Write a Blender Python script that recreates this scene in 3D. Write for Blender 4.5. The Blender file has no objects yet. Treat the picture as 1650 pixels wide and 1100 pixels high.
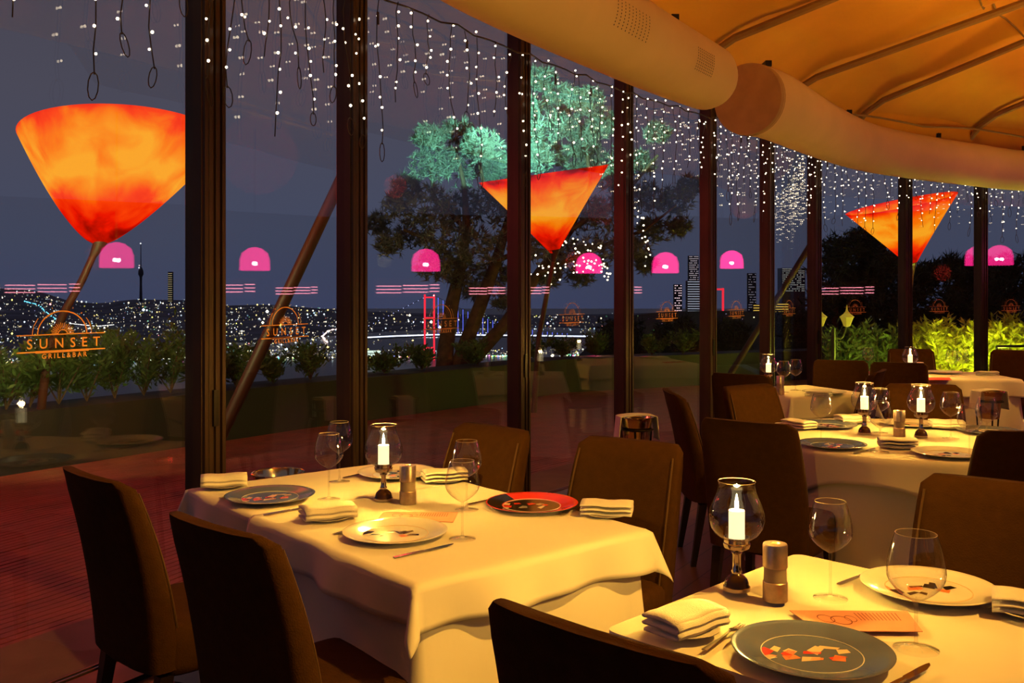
import bpy, math, random
from mathutils import Vector, Matrix, noise
R = random.Random(7)
sc = bpy.context.scene
pi = math.pi
FPX, HY, CH = 1500.0, 475.0, 1.52           # focal length in pixels of a 1650 wide frame, horizon row, eye height

# ------------------------------------------------------------------ camera, sky, lights, exposure
cam = bpy.data.cameras.new('camera'); co = bpy.data.objects.new('camera', cam); sc.collection.objects.link(co)
co.location = (0, 0, CH); co.rotation_euler = (pi/2, 0, 0)
cam.sensor_width = 36; cam.lens = 36*FPX/1650; cam.shift_y = -(550-HY)/1650
cam.clip_start = .05; cam.clip_end = 9000
sc.camera = co
sc.view_settings.view_transform = 'Standard'; sc.view_settings.look = 'None'
sc.view_settings.gamma = 1; sc.view_settings.use_curve_mapping = False
sc.view_settings.exposure = 0.0
sc.cycles.transparent_max_bounces = 40; sc.cycles.max_bounces = 8; sc.cycles.glossy_bounces = 5
sc.cycles.sample_clamp_indirect = 4.0; sc.cycles.caustics_reflective = False; sc.cycles.caustics_refractive = False

w = bpy.data.worlds.new('night_sky'); sc.world = w; w.use_nodes = True
nt = w.node_tree; nt.nodes.clear()
tc = nt.nodes.new('ShaderNodeTexCoord'); sx = nt.nodes.new('ShaderNodeSeparateXYZ'); rp = nt.nodes.new('ShaderNodeValToRGB')
nz = nt.nodes.new('ShaderNodeTexNoise'); nz.inputs['Scale'].default_value = 2.2; nz.inputs['Detail'].default_value = 3
ad = nt.nodes.new('ShaderNodeMath'); ad.operation = 'MULTIPLY_ADD'; ad.inputs[1].default_value = .10
bg = nt.nodes.new('ShaderNodeBackground'); ou = nt.nodes.new('ShaderNodeOutputWorld')
nt.links.new(tc.outputs['Generated'], sx.inputs[0]); nt.links.new(tc.outputs['Generated'], nz.inputs['Vector'])
nt.links.new(nz.outputs[0], ad.inputs[0]); nt.links.new(sx.outputs['Z'], ad.inputs[2])
nt.links.new(ad.outputs[0], rp.inputs[0]); nt.links.new(rp.outputs[0], bg.inputs[0]); nt.links.new(bg.outputs[0], ou.inputs[0])
e = rp.color_ramp.elements
e[0].position = 0.0; e[0].color = (.044, .054, .122, 1); e[1].position = .42; e[1].color = (.064, .057, .076, 1)
m_ = e.new(.10); m_.color = (.055, .064, .112, 1); m_ = e.new(.25); m_.color = (.068, .065, .094, 1)
bg.inputs[1].default_value = 1.12


def lamp(name, kind, loc, power, color, size=.1, rot=None, target=None, spot=None, blend=.3, parent=None):
    l = bpy.data.lights.new(name, kind); o = bpy.data.objects.new(name, l); sc.collection.objects.link(o)
    l.energy = power; l.color = color; o.location = loc
    if kind == 'AREA': l.size = size
    else: l.shadow_soft_size = size
    if kind == 'SPOT': l.spot_size = spot; l.spot_blend = blend
    if target is not None:
        o.rotation_euler = (Vector(target)-Vector(loc)).to_track_quat('-Z', 'Y').to_euler()
    if parent: o.parent = parent
    return o

WARM = (1.0, .52, .075)
# washers that light the tent from the bar side and the row of ceiling spots over the dining room
def up(x, y, z, e_, tx, ty): lamp('tent_washer', 'SPOT', (x, y, z), e_, (1, .50, .055), .15, target=(tx, ty, z+3), spot=math.radians(130), blend=.6)
up(6.2, 4.6, 2.1, 800, 5.4, 5.4); up(8.4, 8.8, 2.3, 420, 7.4, 9.2); up(2.2, -.6, 2.3, 420, 1.0, 1.0); up(4.2, .6, 2.1, 420, 3.6, 1.6)
def down(x, y, z, e_, tx, ty, a=75): lamp('ceiling_spot', 'SPOT', (x, y, z), e_, (1, .49, .062), .06, target=(tx, ty, .75), spot=math.radians(a), blend=.8)
down(2.5, 1.2, 4.2, 880, -.05, 3.15, 50); down(5.3, 3.0, 4.3, 640, 2.2, 5.1, 34); down(6.4, 6.6, 4.4, 700, 3.3, 8.2, 40)


# ------------------------------------------------------------------ helpers
def P(px, py, y):
    return Vector(((px-825)/FPX*y, y, CH+(HY-py)/FPX*y))

def F(px, py, h):
    y = (CH-h)*FPX/(py-HY)
    return Vector(((px-825)/FPX*y, y, h))

def mat(name, col, rough=.6, metal=0., emit=None, es=0., noise_s=None, amt=.25, spec=None, bump=None, trans=None, sheen=None):
    m = bpy.data.materials.new(name); m.use_nodes = True; n = m.node_tree; b = n.nodes['Principled BSDF']
    b.inputs['Base Color'].default_value = (*col, 1); b.inputs['Roughness'].default_value = rough; b.inputs['Metallic'].default_value = metal
    if spec is not None: b.inputs['Specular IOR Level'].default_value = spec
    if sheen: b.inputs['Sheen Weight'].default_value = sheen
    if emit: b.inputs['Emission Color'].default_value = (*emit, 1); b.inputs['Emission Strength'].default_value = es
    ns = noise_s or 8
    t = n.nodes.new('ShaderNodeTexCoord'); z = n.nodes.new('ShaderNodeTexNoise'); z.inputs['Scale'].default_value = ns; z.inputs['Detail'].default_value = 4
    n.links.new(t.outputs['Object'], z.inputs['Vector'])
    r = n.nodes.new('ShaderNodeValToRGB'); n.links.new(z.outputs[0], r.inputs[0])
    a = amt if noise_s else amt*.4
    r.color_ramp.elements[0].position = .3; r.color_ramp.elements[1].position = .7
    r.color_ramp.elements[0].color = (*[c*(1-a) for c in col], 1); r.color_ramp.elements[1].color = (*[min(1, c*(1+a)) for c in col], 1)
    n.links.new(r.outputs[0], b.inputs['Base Color'])
    if bump:
        z2 = n.nodes.new('ShaderNodeTexNoise'); z2.inputs['Scale'].default_value = bump[0]; z2.inputs['Detail'].default_value = 3
        n.links.new(t.outputs['Object'], z2.inputs['Vector'])
        bp = n.nodes.new('ShaderNodeBump'); bp.inputs['Strength'].default_value = bump[1]; bp.inputs['Distance'].default_value = .01
        n.links.new(z2.outputs[0], bp.inputs['Height']); n.links.new(bp.outputs[0], b.inputs['Normal'])
    if trans:
        o = n.nodes['Material Output']; tr = n.nodes.new('ShaderNodeBsdfTranslucent'); n.links.new(r.outputs[0], tr.inputs[0])
        mx = n.nodes.new('ShaderNodeMixShader'); mx.inputs[0].default_value = trans
        n.links.new(b.outputs[0], mx.inputs[1]); n.links.new(tr.outputs[0], mx.inputs[2]); n.links.new(mx.outputs[0], o.inputs[0])
    return m

def emat(name, col, s, attr=False, clear=False):
    m = bpy.data.materials.new(name); m.use_nodes = True; n = m.node_tree; n.nodes.clear()
    o = n.nodes.new('ShaderNodeOutputMaterial'); em = n.nodes.new('ShaderNodeEmission')
    em.inputs[0].default_value = (*col, 1); em.inputs[1].default_value = s
    if attr:
        a = n.nodes.new('ShaderNodeAttribute'); a.attribute_name = 'col'; n.links.new(a.outputs['Color'], em.inputs[0])
    if clear:
        tr = n.nodes.new('ShaderNodeBsdfTransparent'); ad = n.nodes.new('ShaderNodeAddShader')
        n.links.new(tr.outputs[0], ad.inputs[0]); n.links.new(em.outputs[0], ad.inputs[1]); n.links.new(ad.outputs[0], o.inputs[0])
    else: n.links.new(em.outputs[0], o.inputs[0])
    return m

def glassmat(name, tint=(1, 1, 1), lo=.04, hi=.9, power=4., dark=.0, rough=0.0):
    """thin clear glass: see-through face on, mirror-like towards the edges"""
    m = bpy.data.materials.new(name); m.use_nodes = True; n = m.node_tree; n.nodes.clear()
    o = n.nodes.new('ShaderNodeOutputMaterial'); tr = n.nodes.new('ShaderNodeBsdfTransparent'); gl = n.nodes.new('ShaderNodeBsdfGlossy')
    gl.inputs['Roughness'].default_value = rough; tr.inputs[0].default_value = (*tint, 1)
    lw = n.nodes.new('ShaderNodeLayerWeight'); lw.inputs[0].default_value = .5
    pw = n.nodes.new('ShaderNodeMath'); pw.operation = 'POWER'; pw.inputs[1].default_value = power; n.links.new(lw.outputs['Facing'], pw.inputs[0])
    mr = n.nodes.new('ShaderNodeMapRange'); mr.inputs[3].default_value = lo; mr.inputs[4].default_value = hi; n.links.new(pw.outputs[0], mr.inputs[0])
    mx = n.nodes.new('ShaderNodeMixShader'); n.links.new(mr.outputs[0], mx.inputs[0]); n.links.new(tr.outputs[0], mx.inputs[1]); n.links.new(gl.outputs[0], mx.inputs[2])
    if dark:
        c = n.nodes.new('ShaderNodeMixRGB'); c.inputs[1].default_value = (*tint, 1); c.inputs[2].default_value = (*[t*(1-dark) for t in tint], 1)
        p2 = n.nodes.new('ShaderNodeMath'); p2.operation = 'POWER'; p2.inputs[1].default_value = power*1.5; n.links.new(lw.outputs['Facing'], p2.inputs[0])
        n.links.new(p2.outputs[0], c.inputs[0]); n.links.new(c.outputs[0], tr.inputs[0])
    n.links.new(mx.outputs[0], o.inputs[0])
    return m

class MB:
    def __init__(s): s.v = []; s.f = []; s.c = []
    def quad(s, a, b, c, d):
        i = len(s.v); s.v += [a, b, c, d]; s.f.append((i, i+1, i+2, i+3))
    def box(s, c, d, m=None, bev=0):
        i = len(s.v); hx, hy, hz = d[0]/2, d[1]/2, d[2]/2
        for x in (-1, 1):
            for y in (-1, 1):
                for z in (-1, 1):
                    p = Vector((x*hx, y*hy, z*hz))
                    if m: p = m @ p
                    s.v.append(Vector(c)+p)
        s.f += [(i+a, i+b, i+c_, i+d_) for a, b, c_, d_ in ((0, 1, 3, 2), (4, 6, 7, 5), (0, 4, 5, 1), (2, 3, 7, 6), (0, 2, 6, 4), (1, 5, 7, 3))]
    def rings(s, rings, cap=True, closed=True):
        i = len(s.v); n = len(rings[0])
        for r in rings: s.v += [Vector(p) for p in r]
        for k in range(len(rings)-1):
            for j in range(n if closed else n-1):
                a = i+k*n+j; b = i+k*n+(j+1) % n
                s.f.append((a, b, b+n, a+n))
        if cap and closed:
            s.f.append(tuple(i+j for j in range(n-1, -1, -1))); s.f.append(tuple(i+(len(rings)-1)*n+j for j in range(n)))
    def tube(s, pts, r, n=8, cap=True):
        pts = [Vector(p) for p in pts]; rr = r if isinstance(r, (list, tuple)) else [r]*len(pts)
        rings = []; up = None
        for k, p in enumerate(pts):
            t = (pts[min(k+1, len(pts)-1)]-pts[max(k-1, 0)]).normalized()
            if up is None:
                up = Vector((0, 0, 1)) if abs(t.z) < .9 else Vector((1, 0, 0))
            a = (up-t*up.dot(t)).normalized(); b = t.cross(a); up = a
            rings.append([p+(a*math.cos(2*pi*j/n)+b*math.sin(2*pi*j/n))*rr[k] for j in range(n)])
        s.rings(rings, cap)
    def lathe(s, prof, n=32, c=(0, 0, 0), cap=False, sx=1, sy=1):
        c = Vector(c)
        s.rings([[c+Vector((max(r, 1e-5)*math.cos(2*pi*j/n)*sx, max(r, 1e-5)*math.sin(2*pi*j/n)*sy, z)) for j in range(n)] for r, z in prof], cap)
    def sph(s, c, r, n=8, m=6, sz=1):
        c = Vector(c)
        s.rings([[c+Vector((r*math.sin(pi*k/m+1e-3)*math.cos(2*pi*j/n), r*math.sin(pi*k/m+1e-3)*math.sin(2*pi*j/n), r*sz*math.cos(pi*k/m))) for j in range(n)] for k in range(m+1)], False)
    def octa(s, c, r, col=None):
        i = len(s.v); c = Vector(c)
        s.v += [c+Vector(d)*r for d in ((1, 0, 0), (-1, 0, 0), (0, 1, 0), (0, -1, 0), (0, 0, 1), (0, 0, -1))]
        fs = [(0, 2, 4), (2, 1, 4), (1, 3, 4), (3, 0, 4), (2, 0, 5), (1, 2, 5), (3, 1, 5), (0, 3, 5)]
        s.f += [(i+a, i+b, i+d) for a, b, d in fs]
        if col: s.c += [col]*6
    def sheet(s, fn, nu, nv):
        i = len(s.v)
        for a in range(nu+1):
            for b in range(nv+1): s.v.append(Vector(fn(a/nu, b/nv)))
        for a in range(nu):
            for b in range(nv):
                k = i+a*(nv+1)+b; s.f.append((k, k+nv+1, k+nv+2, k+1))
    def build(s, name, m, parent=None, smooth=True, solid=0, sub=0, bev=0, loc=None, rotz=None, edge=None):
        me = bpy.data.meshes.new(name); me.from_pydata([tuple(v) for v in s.v], [], s.f); me.update()
        me.materials.append(m)
        if s.c:
            at = me.color_attributes.new('col', 'FLOAT_COLOR', 'POINT')
            for k, c in enumerate(s.c): at.data[k].color = (*c, 1)
        if smooth:
            for p in me.polygons: p.use_smooth = True
            try: me.set_sharp_from_angle(angle=math.radians(edge or 40))
            except Exception: pass
        o = bpy.data.objects.new(name, me); sc.collection.objects.link(o)
        if loc is not None: o.location = loc
        if rotz is not None: o.rotation_euler = (0, 0, rotz)
        if bev:
            b = o.modifiers.new('b', 'BEVEL'); b.width = bev; b.segments = 3; b.limit_method = 'ANGLE'
        if solid:
            k = o.modifiers.new('s', 'SOLIDIFY'); k.thickness = solid
        if sub:
            k = o.modifiers.new('u', 'SUBSURF'); k.levels = sub; k.render_levels = sub
        if parent is not None: o.parent = parent
        return o

def tag(o, label, cat, group=None, kind=None):
    o['label'] = label; o['category'] = cat
    if group: o['group'] = group
    if kind: o['kind'] = kind
    return o

def struct(o):
    o['kind'] = 'structure'; return o

def empty(name, loc=(0, 0, 0), rz=0):
    o = bpy.data.objects.new(name, None); sc.collection.objects.link(o); o.location = loc; o.rotation_euler = (0, 0, rz)
    o.empty_display_size = .05
    return o

def copy_tree(o, parent=None):
    c = o.copy(); sc.collection.objects.link(c)
    if parent is not None: c.parent = parent
    for ch in list(o.children): copy_tree(ch, c)
    return c

PROTO = {}
def place(key, maker, loc, rz, label, cat, group=None, scale=None):
    """first use keeps the original, later uses are full copies"""
    if key not in PROTO:
        PROTO[key] = maker(); o = PROTO[key]
    else: o = copy_tree(PROTO[key])
    o.location = loc; o.rotation_euler = (0, 0, rz)
    if scale: o.scale = (scale,)*3 if not isinstance(scale, tuple) else scale
    tag(o, label, cat, group); return o

def face(dx, dy):                       # rotation about z that turns local +Y to (dx, dy)
    return math.atan2(-dx, dy)

# ------------------------------------------------------------------ materials
M_frame = mat('dark_bronze_metal', (.035, .018, .010), .42, .3, noise_s=3, amt=.3)
M_track = mat('black_track', (.01, .008, .008), .3, .5)
M_alu = mat('aluminium_edge', (.22, .12, .12), .45, .8)
M_stone = mat('terrace_stone', (.15, .085, .062), .75, noise_s=6, amt=.15, bump=(60, .15))
M_wood = mat('chair_leg_wood', (.012, .006, .004), .35)
M_chair = mat('olive_brown_velour', (.046, .0195, .0032), .85, noise_s=35, amt=.14, bump=(220, .25), spec=.12)
M_pipe = mat('brown_piping', (.075, .036, .008), .8)
M_cloth = mat('white_linen', (.80, .76, .66), .85, noise_s=3, amt=.03, bump=(14, .10), sheen=.1)
M_nap = mat('napkin_linen', (.82, .79, .72), .9, bump=(300, .3))
M_steel = mat('brushed_steel', (.78, .64, .50), .36, 1.0, noise_s=60, amt=.12)
M_chrome = mat('chrome', (.62, .56, .50), .12, 1.0)
M_acryl = mat('clear_acrylic', (.75, .65, .5), .2, trans=.5)
M_brown = mat('dark_lacquer', (.05, .022, .012), .15, .3)
M_porc = mat('white_porcelain', (.80, .78, .72), .12)
M_blue = mat('slate_blue_glaze', (.085, .115, .22), .13)
M_red = mat('red_glaze', (.75, .045, .03), .13)
M_black = mat('black_glaze', (.012, .012, .014), .13)
M_cream = mat('cream_print', (.75, .55, .36), .3)
M_orange = mat('orange_print', (.75, .20, .06), .3)
M_pink = mat('pink_card', (.80, .34, .25), .7)
M_menured = mat('red_card', (.55, .05, .06), .6)
M_ink = mat('printed_ink', (.22, .05, .04), .7)
M_wglass = glassmat('wine_glass', (.98, .98, .98), .085, .95, 3.0, dark=.25)
M_globe = glassmat('globe_glass', (.98, .98, .96), .10, .8, 3.0, dark=.25)
M_pane = glassmat('window_glass', (.96, .97, .97), .070, 1.0, 4.0)
M_wax = mat('candle_wax', (.9, .8, .6), .6, emit=(1, .82, .42), es=1.5)  # emission stands in for flame light glowing through the wax
M_flame = emat('candle_flame', (1, .78, .38), 26, clear=True)
M_bulb = emat('warm_led', (1, .80, .52), 9)
M_wire = mat('dark_wire', (.03, .022, .018), .5)
M_tent = mat('tent_canvas', (.78, .37, .045), .85, noise_s=1.2, amt=.10, trans=.15)
M_rib = mat('tent_beam', (.30, .17, .07), .6)
M_duct = mat('duct_fabric', (.84, .62, .33), .8, noise_s=2, amt=.05)
M_ductcap = mat('shaded_duct_fabric', (.46, .29, .14), .8)  # duct fabric with the shade on its end put into the colour
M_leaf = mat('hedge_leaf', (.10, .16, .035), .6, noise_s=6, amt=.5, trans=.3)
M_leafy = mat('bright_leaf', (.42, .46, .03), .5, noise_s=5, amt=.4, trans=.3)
M_needle = mat('pine_needle', (.20, .20, .15), .6, noise_s=2.5, amt=.4, trans=.25)
M_needle_d = mat('far_needle', (.03, .04, .02), .8, noise_s=1.5, amt=.4)
M_bark = mat('bark', (.10, .045, .022), .85, noise_s=9, amt=.5, bump=(30, .5))
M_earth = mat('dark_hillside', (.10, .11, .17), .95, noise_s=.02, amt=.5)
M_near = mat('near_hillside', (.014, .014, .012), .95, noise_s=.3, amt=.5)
M_planter = mat('planter_dark', (.010, .006, .005), .7)
M_stem = mat('lamp_stem_paint', (.055, .013, .007), .5)
M_collar = mat('lamp_collar', (.03, .014, .008), .5)
M_decal = mat('orange_decal', (.95, .42, .10), .5)
M_bucket = mat('polished_bucket', (.78, .62, .38), .14, 1.0)

def floormat(name, col, mort, sx_, sy_, ang):
    m = bpy.data.materials.new(name); m.use_nodes = True; n = m.node_tree; b = n.nodes['Principled BSDF']
    t = n.nodes.new('ShaderNodeTexCoord'); mp = n.nodes.new('ShaderNodeMapping'); mp.inputs['Rotation'].default_value = (0, 0, ang)
    br = n.nodes.new('ShaderNodeTexBrick'); br.inputs['Color1'].default_value = (*col, 1); br.inputs['Color2'].default_value = (*[c*.8 for c in col], 1)
    br.inputs['Mortar'].default_value = (*mort, 1); br.inputs['Scale'].default_value = 1; br.inputs['Brick Width'].default_value = sx_
    br.inputs['Row Height'].default_value = sy_; br.inputs['Mortar Size'].default_value = .004
    n.links.new(t.outputs['Object'], mp.inputs[0]); n.links.new(mp.outputs[0], br.inputs['Vector']); n.links.new(br.outputs[0], b.inputs['Base Color'])
    b.inputs['Roughness'].default_value = .38
    return m
M_floor = floormat('brown_floor_boards', (.14, .065, .040), (.02, .01, .008), 1.2, .15, math.radians(-58))

# ------------------------------------------------------------------ the glass wall
W = [(-2.82, 1.64), (-2.095, 2.894), (-1.37, 4.15), (-.895, 5.18), (.044, 6.6), (.938, 7.86), (1.88, 8.95), (2.735, 10.006), (3.60, 11.1), (4.98, 11.80), (6.27, 12.46), (7.55, 13.0), (8.9, 13.4)]
W = [Vector((a, b, 0)) for a, b in W]
WE = [W[0]+(W[0]-W[1])*3.0] + W + [W[-1]+(W[-1]-W[-2])*3.0]
def wn(i, L=W):                        # outward normal at a corner of the wall
    ns = []
    for a, b in ((i-1, i), (i, i+1)):
        if 0 <= a and b < len(L):
            d = (L[b]-L[a]).normalized(); ns.append(Vector((-d.y, d.x, 0)))
    n = sum(ns, Vector()).normalized()
    return n/max(.5, n.dot(ns[0]))
def off(i, d, L=W): return L[i]+wn(i, L)*d
ZT = 3.5
for i in range(len(W)):
    d = (W[min(i+1, len(W)-1)]-W[max(i-1, 0)]).normalized(); a = math.atan2(d.y, d.x); rz = Matrix.Rotation(a, 3, 'Z')
    b = MB(); n = Vector((-d.y, d.x, 0))
    wd = .135
    b.box(W[i]+Vector((0, 0, ZT/2)), (wd, .10, ZT), rz)
    for sgn in (-1, 1):                # glazing beads and the groove between the two leaves
        b.box(W[i]+d*sgn*(wd/2-.016)+Vector((0, 0, ZT/2))-n*.058, (.022, .018, ZT), rz)
        b.box(W[i]+d*sgn*.020+Vector((0, 0, ZT/2))-n*.055, (.026, .012, ZT), rz)
    o = struct(b.build('trim_%d' % (i+1), M_frame, bev=.003))
    if i % 2 == 0 and 1 < i < 9:       # lock plate
        b = MB(); b.box(W[i]+Vector((0, 0, 1.02))-n*.066, (.03, .01, .16), rz); b.build('lock_plate', M_track, o)
for i in range(len(W)-1):
    a, c = W[i], W[i+1]; d = (c-a).normalized(); n = Vector((-d.y, d.x, 0)); L = (c-a).length; rz = Matrix.Rotation(math.atan2(d.y, d.x), 3, 'Z')
    b = MB(); b.box((a+c)/2+Vector((0, 0, .04+(ZT-.04)/2)), (L-.12, .010, ZT-.06), rz)
    struct(b.build('window_%d' % (i+1), M_pane, smooth=False))
# header, track and its bright edges
def strip(name, m, d0, d1, z0, z1, L=W, kind=True):
    b = MB()
    rings = [[off(i, d0, L)+Vector((0, 0, z0)), off(i, d1, L)+Vector((0, 0, z0)), off(i, d1, L)+Vector((0, 0, z1)), off(i, d0, L)+Vector((0, 0, z1))] for i in range(len(L))]
    b.rings(rings); o = b.build(name, m, smooth=False)
    if kind: struct(o)
    return o
strip('trim_20', M_frame, -.09, .09, ZT-.02, ZT+.16)
tr = strip('trim_21', M_track, -.16, .10, .001, .022)
for k, dd in enumerate((.045, .072)):
    o = strip('track_rail', M_alu, dd, dd+.006, .022, .028, kind=False); o.parent = tr
# floors
b = MB(); ring_o = [off(i, -.16, WE) for i in range(len(WE))]
far = [Vector((16, WE[-1].y, 0)), Vector((16, -6, 0)), Vector((WE[0].x-1, -6, 0))]
b.v = ring_o+far; b.f = [tuple(range(len(b.v)-1, -1, -1))]
struct(b.build('floor', M_floor, smooth=False))
o = strip('terrace_kerb', M_stone, .10, .62, -.02, .012, WE)
M_deck = mat('deck_board', (.20, .036, .022), .5, noise_s=5, amt=.3, bump=(25, .3))
M_deckgap = mat('deck_gap', (.012, .006, .004), .9)
strip('deck_base', M_deckgap, .62, 4.6, -.04, -.014, WE)
b = MB(); dd = .625
while dd < 4.3:
    for i in range(len(WE)-1):
        pa, pb, pc, pd = off(i, dd, WE), off(i+1, dd, WE), off(i+1, dd+.108, WE), off(i, dd+.108, WE)
        z0 = -.014; zt = .004+R.uniform(-.001, .001)
        # two ribs along each board
        for s0, s1 in ((0, .46), (.54, 1)):
            q = [pa.lerp(pd, s0), pb.lerp(pc, s0), pb.lerp(pc, s1), pa.lerp(pd, s1)]
            k = len(b.v); b.v += [Vector((p.x, p.y, z0)) for p in q]+[Vector((p.x, p.y, zt)) for p in q]
            b.f += [(k+4, k+5, k+6, k+7), (k, k+1, k+5, k+4), (k+3, k+7, k+6, k+2)]
    dd += .118
struct(b.build('deck', M_deck, smooth=False))

# ------------------------------------------------------------------ tent roof
M_tent2 = M_tent
def tz(t):                              # height of the canvas by distance in from the glass
    if t < .9: return 3.60+.34*math.sin(t/.9*pi/2)
    return 3.94+.20*(t-.9)
def wallpt(s):                          # s runs 0..len(WE)-1 along the wall
    i = min(int(s), len(WE)-2); f = s-i
    return WE[i].lerp(WE[i+1], f), (wn(i, WE).lerp(wn(i+1, WE), f)).normalized()
ribs = [1.0, 2.4, 3.9, 5.3, 6.7, 8.1, 9.35, 10.75, 12.1]
b = MB()
def tentpt(u, v):
    s = .2+u*(len(WE)-1.6); t = -.3+v*9.5
    p, n = wallpt(s); lo = max([r for r in ribs if r <= s] or [ribs[0]-1.4]); hi = min([r for r in ribs if r > s] or [ribs[-1]+1.4])
    f = (s-lo)/(hi-lo); bul = math.sin(pi*f)**.8 if 0 < f < 1 else 0
    q = p-n*t
    z = tz(max(t, 0))+bul*(.16+.05*t*(t < 5))*min(1, max(0, t+.3)/1.0) + .015*math.sin(9*f+3*t)
    return (q.x, q.y, z)
b.sheet(tentpt, 150, 44)
tent = struct(b.build('ceiling', M_tent, smooth=True))
for r in ribs:                          # curved beams under the canvas
    p, n = wallpt(r); b = MB()
    pts = [p-n*t+Vector((0, 0, tz(max(t, 0))-.05-(.10 if t < .05 else 0))) for t in (0, .25, .5, .9, 1.5, 2.5, 4, 6, 9)]
    b.tube(pts, .038, 8); b.build('tent_beam', M_rib, tent)
b = MB()                                # the hem rope and lashing seams
pts = []
for k in range(0, 120):
    s = 1+k*(len(WE)-3)/119; p, n = wallpt(s); pts.append(p-n*.30+Vector((0, 0, 3.60+.05*abs(math.sin(s*2.2)))))
b.tube(pts, .012, 6); b.build('hem_rope', M_rib, tent)
vb = MB(); vb.rings([[off(i, -.11, WE)+Vector((0, 0, 3.44)), off(i, -.135, WE)+Vector((0, 0, 3.44)), off(i, -.16, WE)+Vector((0, 0, 3.82)), off(i, -.11, WE)+Vector((0, 0, 3.82))] for i in range(len(WE))]); vb.build('valance', M_tent, tent)
for tt in (2.1, 3.6):
    b = MB(); pts = []
    for k in range(100):
        s = 1+k*(len(WE)-3)/99; q = tentpt((s-.2)/(len(WE)-1.6), (tt+.3)/9.5); pts.append(Vector(q)-Vector((0, 0, .012)))
    b.tube(pts, .010, 5); b.build('seam', M_rib, tent)
# far walls of the room, seen only as reflections
M_wallb = mat('room_wall', (.035, .016, .008), .8)
b = MB(); b.box((12.5, 4, 1.6), (.2, 22, 3.2)); struct(b.build('wall_right', M_wallb, smooth=False))
b = MB(); b.box((4, -6, 1.6), (18, .2, 3.2)); struct(b.build('wall_back', M_wallb, smooth=False))

# ------------------------------------------------------------------ air ducts of pale fabric
def duct(name, pts, rr, label, holes=None, capstart=False):
    r = empty(name, (pts[0][0], pts[0][1], 0)); tag(r, label, 'air duct', 'fabric air ducts along the glass wall')
    base = Vector(r.location)
    P_ = [Vector(p)-base for p in pts]
    # smooth path
    path = []; rad = []
    for k in range(len(P_)-1):
        p0 = P_[max(k-1, 0)]; p1 = P_[k]; p2 = P_[k+1]; p3 = P_[min(k+2, len(P_)-1)]
        for j in range(8):
            t = j/8
            path.append(.5*((2*p1)+(-p0+p2)*t+(2*p0-5*p1+4*p2-p3)*t*t+(-p0+3*p1-3*p2+p3)*t**3)); rad.append(rr[k]+(rr[k+1]-rr[k])*t)
    path.append(P_[-1]); rad.append(rr[-1])
    # domed ends
    t0 = (path[0]-path[1]).normalized(); t1 = (path[-1]-path[-2]).normalized()
    path = path+[path[-1]+t1*.06, path[-1]+t1*.10]; rad = rad+[rad[-1]*.92, rad[-1]*.66]
    b = MB(); b.tube(path, rad, 40); b.build('duct_tube', M_duct, r, edge=75)
    for q in (.30, .74):                # sewn joints
        k = int(q*(len(path)-3)); b = MB(); b.tube([path[k]-(path[k+1]-path[k]).normalized()*.012, path[k]+(path[k+1]-path[k]).normalized()*.012], rad[k]*1.008, 40, cap=False)
        b.build('joint_band', M_duct, r)
    if capstart:
        b = MB(); b.tube([path[0]+t0*.05, path[0]-t0*.02], [rad[0]*.985, rad[0]*1.004], 40); b.build('end_cap', M_ductcap, r)
    # clips along the top
    for q in (.12, .38, .62, .86):
        k = int(q*(len(path)-3)); b = MB(); c = path[k]+Vector((0, 0, rad[k]+.02)); d = (path[k+1]-path[k]).normalized()
        b.box(c+Vector((0, 0, .012)), (.15, .05, .045), Matrix.Rotation(math.atan2(d.y, d.x)+.6, 3, 'Z')); b.tube([c-Vector((0, 0, .03)), c+Vector((0.0, 0, .05))], .006, 5)
        b.build('hanging_clip', M_track, r)
    if holes:
        for (pa, pb) in holes:
            b = MB()
            for i in range(int(pa), int(pb)):
                for f in (0, .2, .4, .6, .8):
                    k = i; p = path[k].lerp(path[k+1], f); t = (path[k+1]-path[k]).normalized(); side = Vector((t.y, -t.x, 0)).normalized()
                    for an in range(-26, 8, 4):
                        an_ = math.radians(an); nn = side*math.cos(an_)+Vector((0, 0, 1))*math.sin(an_)
                        if nn.dot(Vector((-1, 0, 0))) > 3: continue
                        c = p+nn*(rad[k]+.0015); m = nn.to_track_quat('Z', 'Y').to_matrix()
                        k0 = len(b.v); b.v += [c+m @ Vector((.005*math.cos(a*pi/3), .005*math.sin(a*pi/3), 0)) for a in range(6)]; b.f.append(tuple(range(k0, k0+6)))
            b.build('air_vent', M_track, r, smooth=False)
    return r
duct('air_duct', [(-1.35, 1.55, 3.10), (-.62, 3.2, 3.08), (-.10, 4.30, 3.06), (.80, 5.75, 3.06), (1.38, 6.60, 3.06)], [.27, .265, .26, .245, .228],
     'pale fabric duct sloping across the top from the frame edge, with small air holes', holes=[(20, 22), (26, 28)])
duct('air_duct', [(1.83, 7.16, 3.02), (2.14, 7.58, 3.05), (2.9, 8.78, 3.08), (3.75, 9.85, 3.08), (4.75, 10.66, 3.08), (5.5, 11.15, 3.08), (6.45, 11.72, 3.08), (8.4, 12.5, 3.08)],
     [.275, .27, .26, .25, .25, .25, .25, .25], 'pale fabric duct that bends away below the tent over the far tables', capstart=True)

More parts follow.
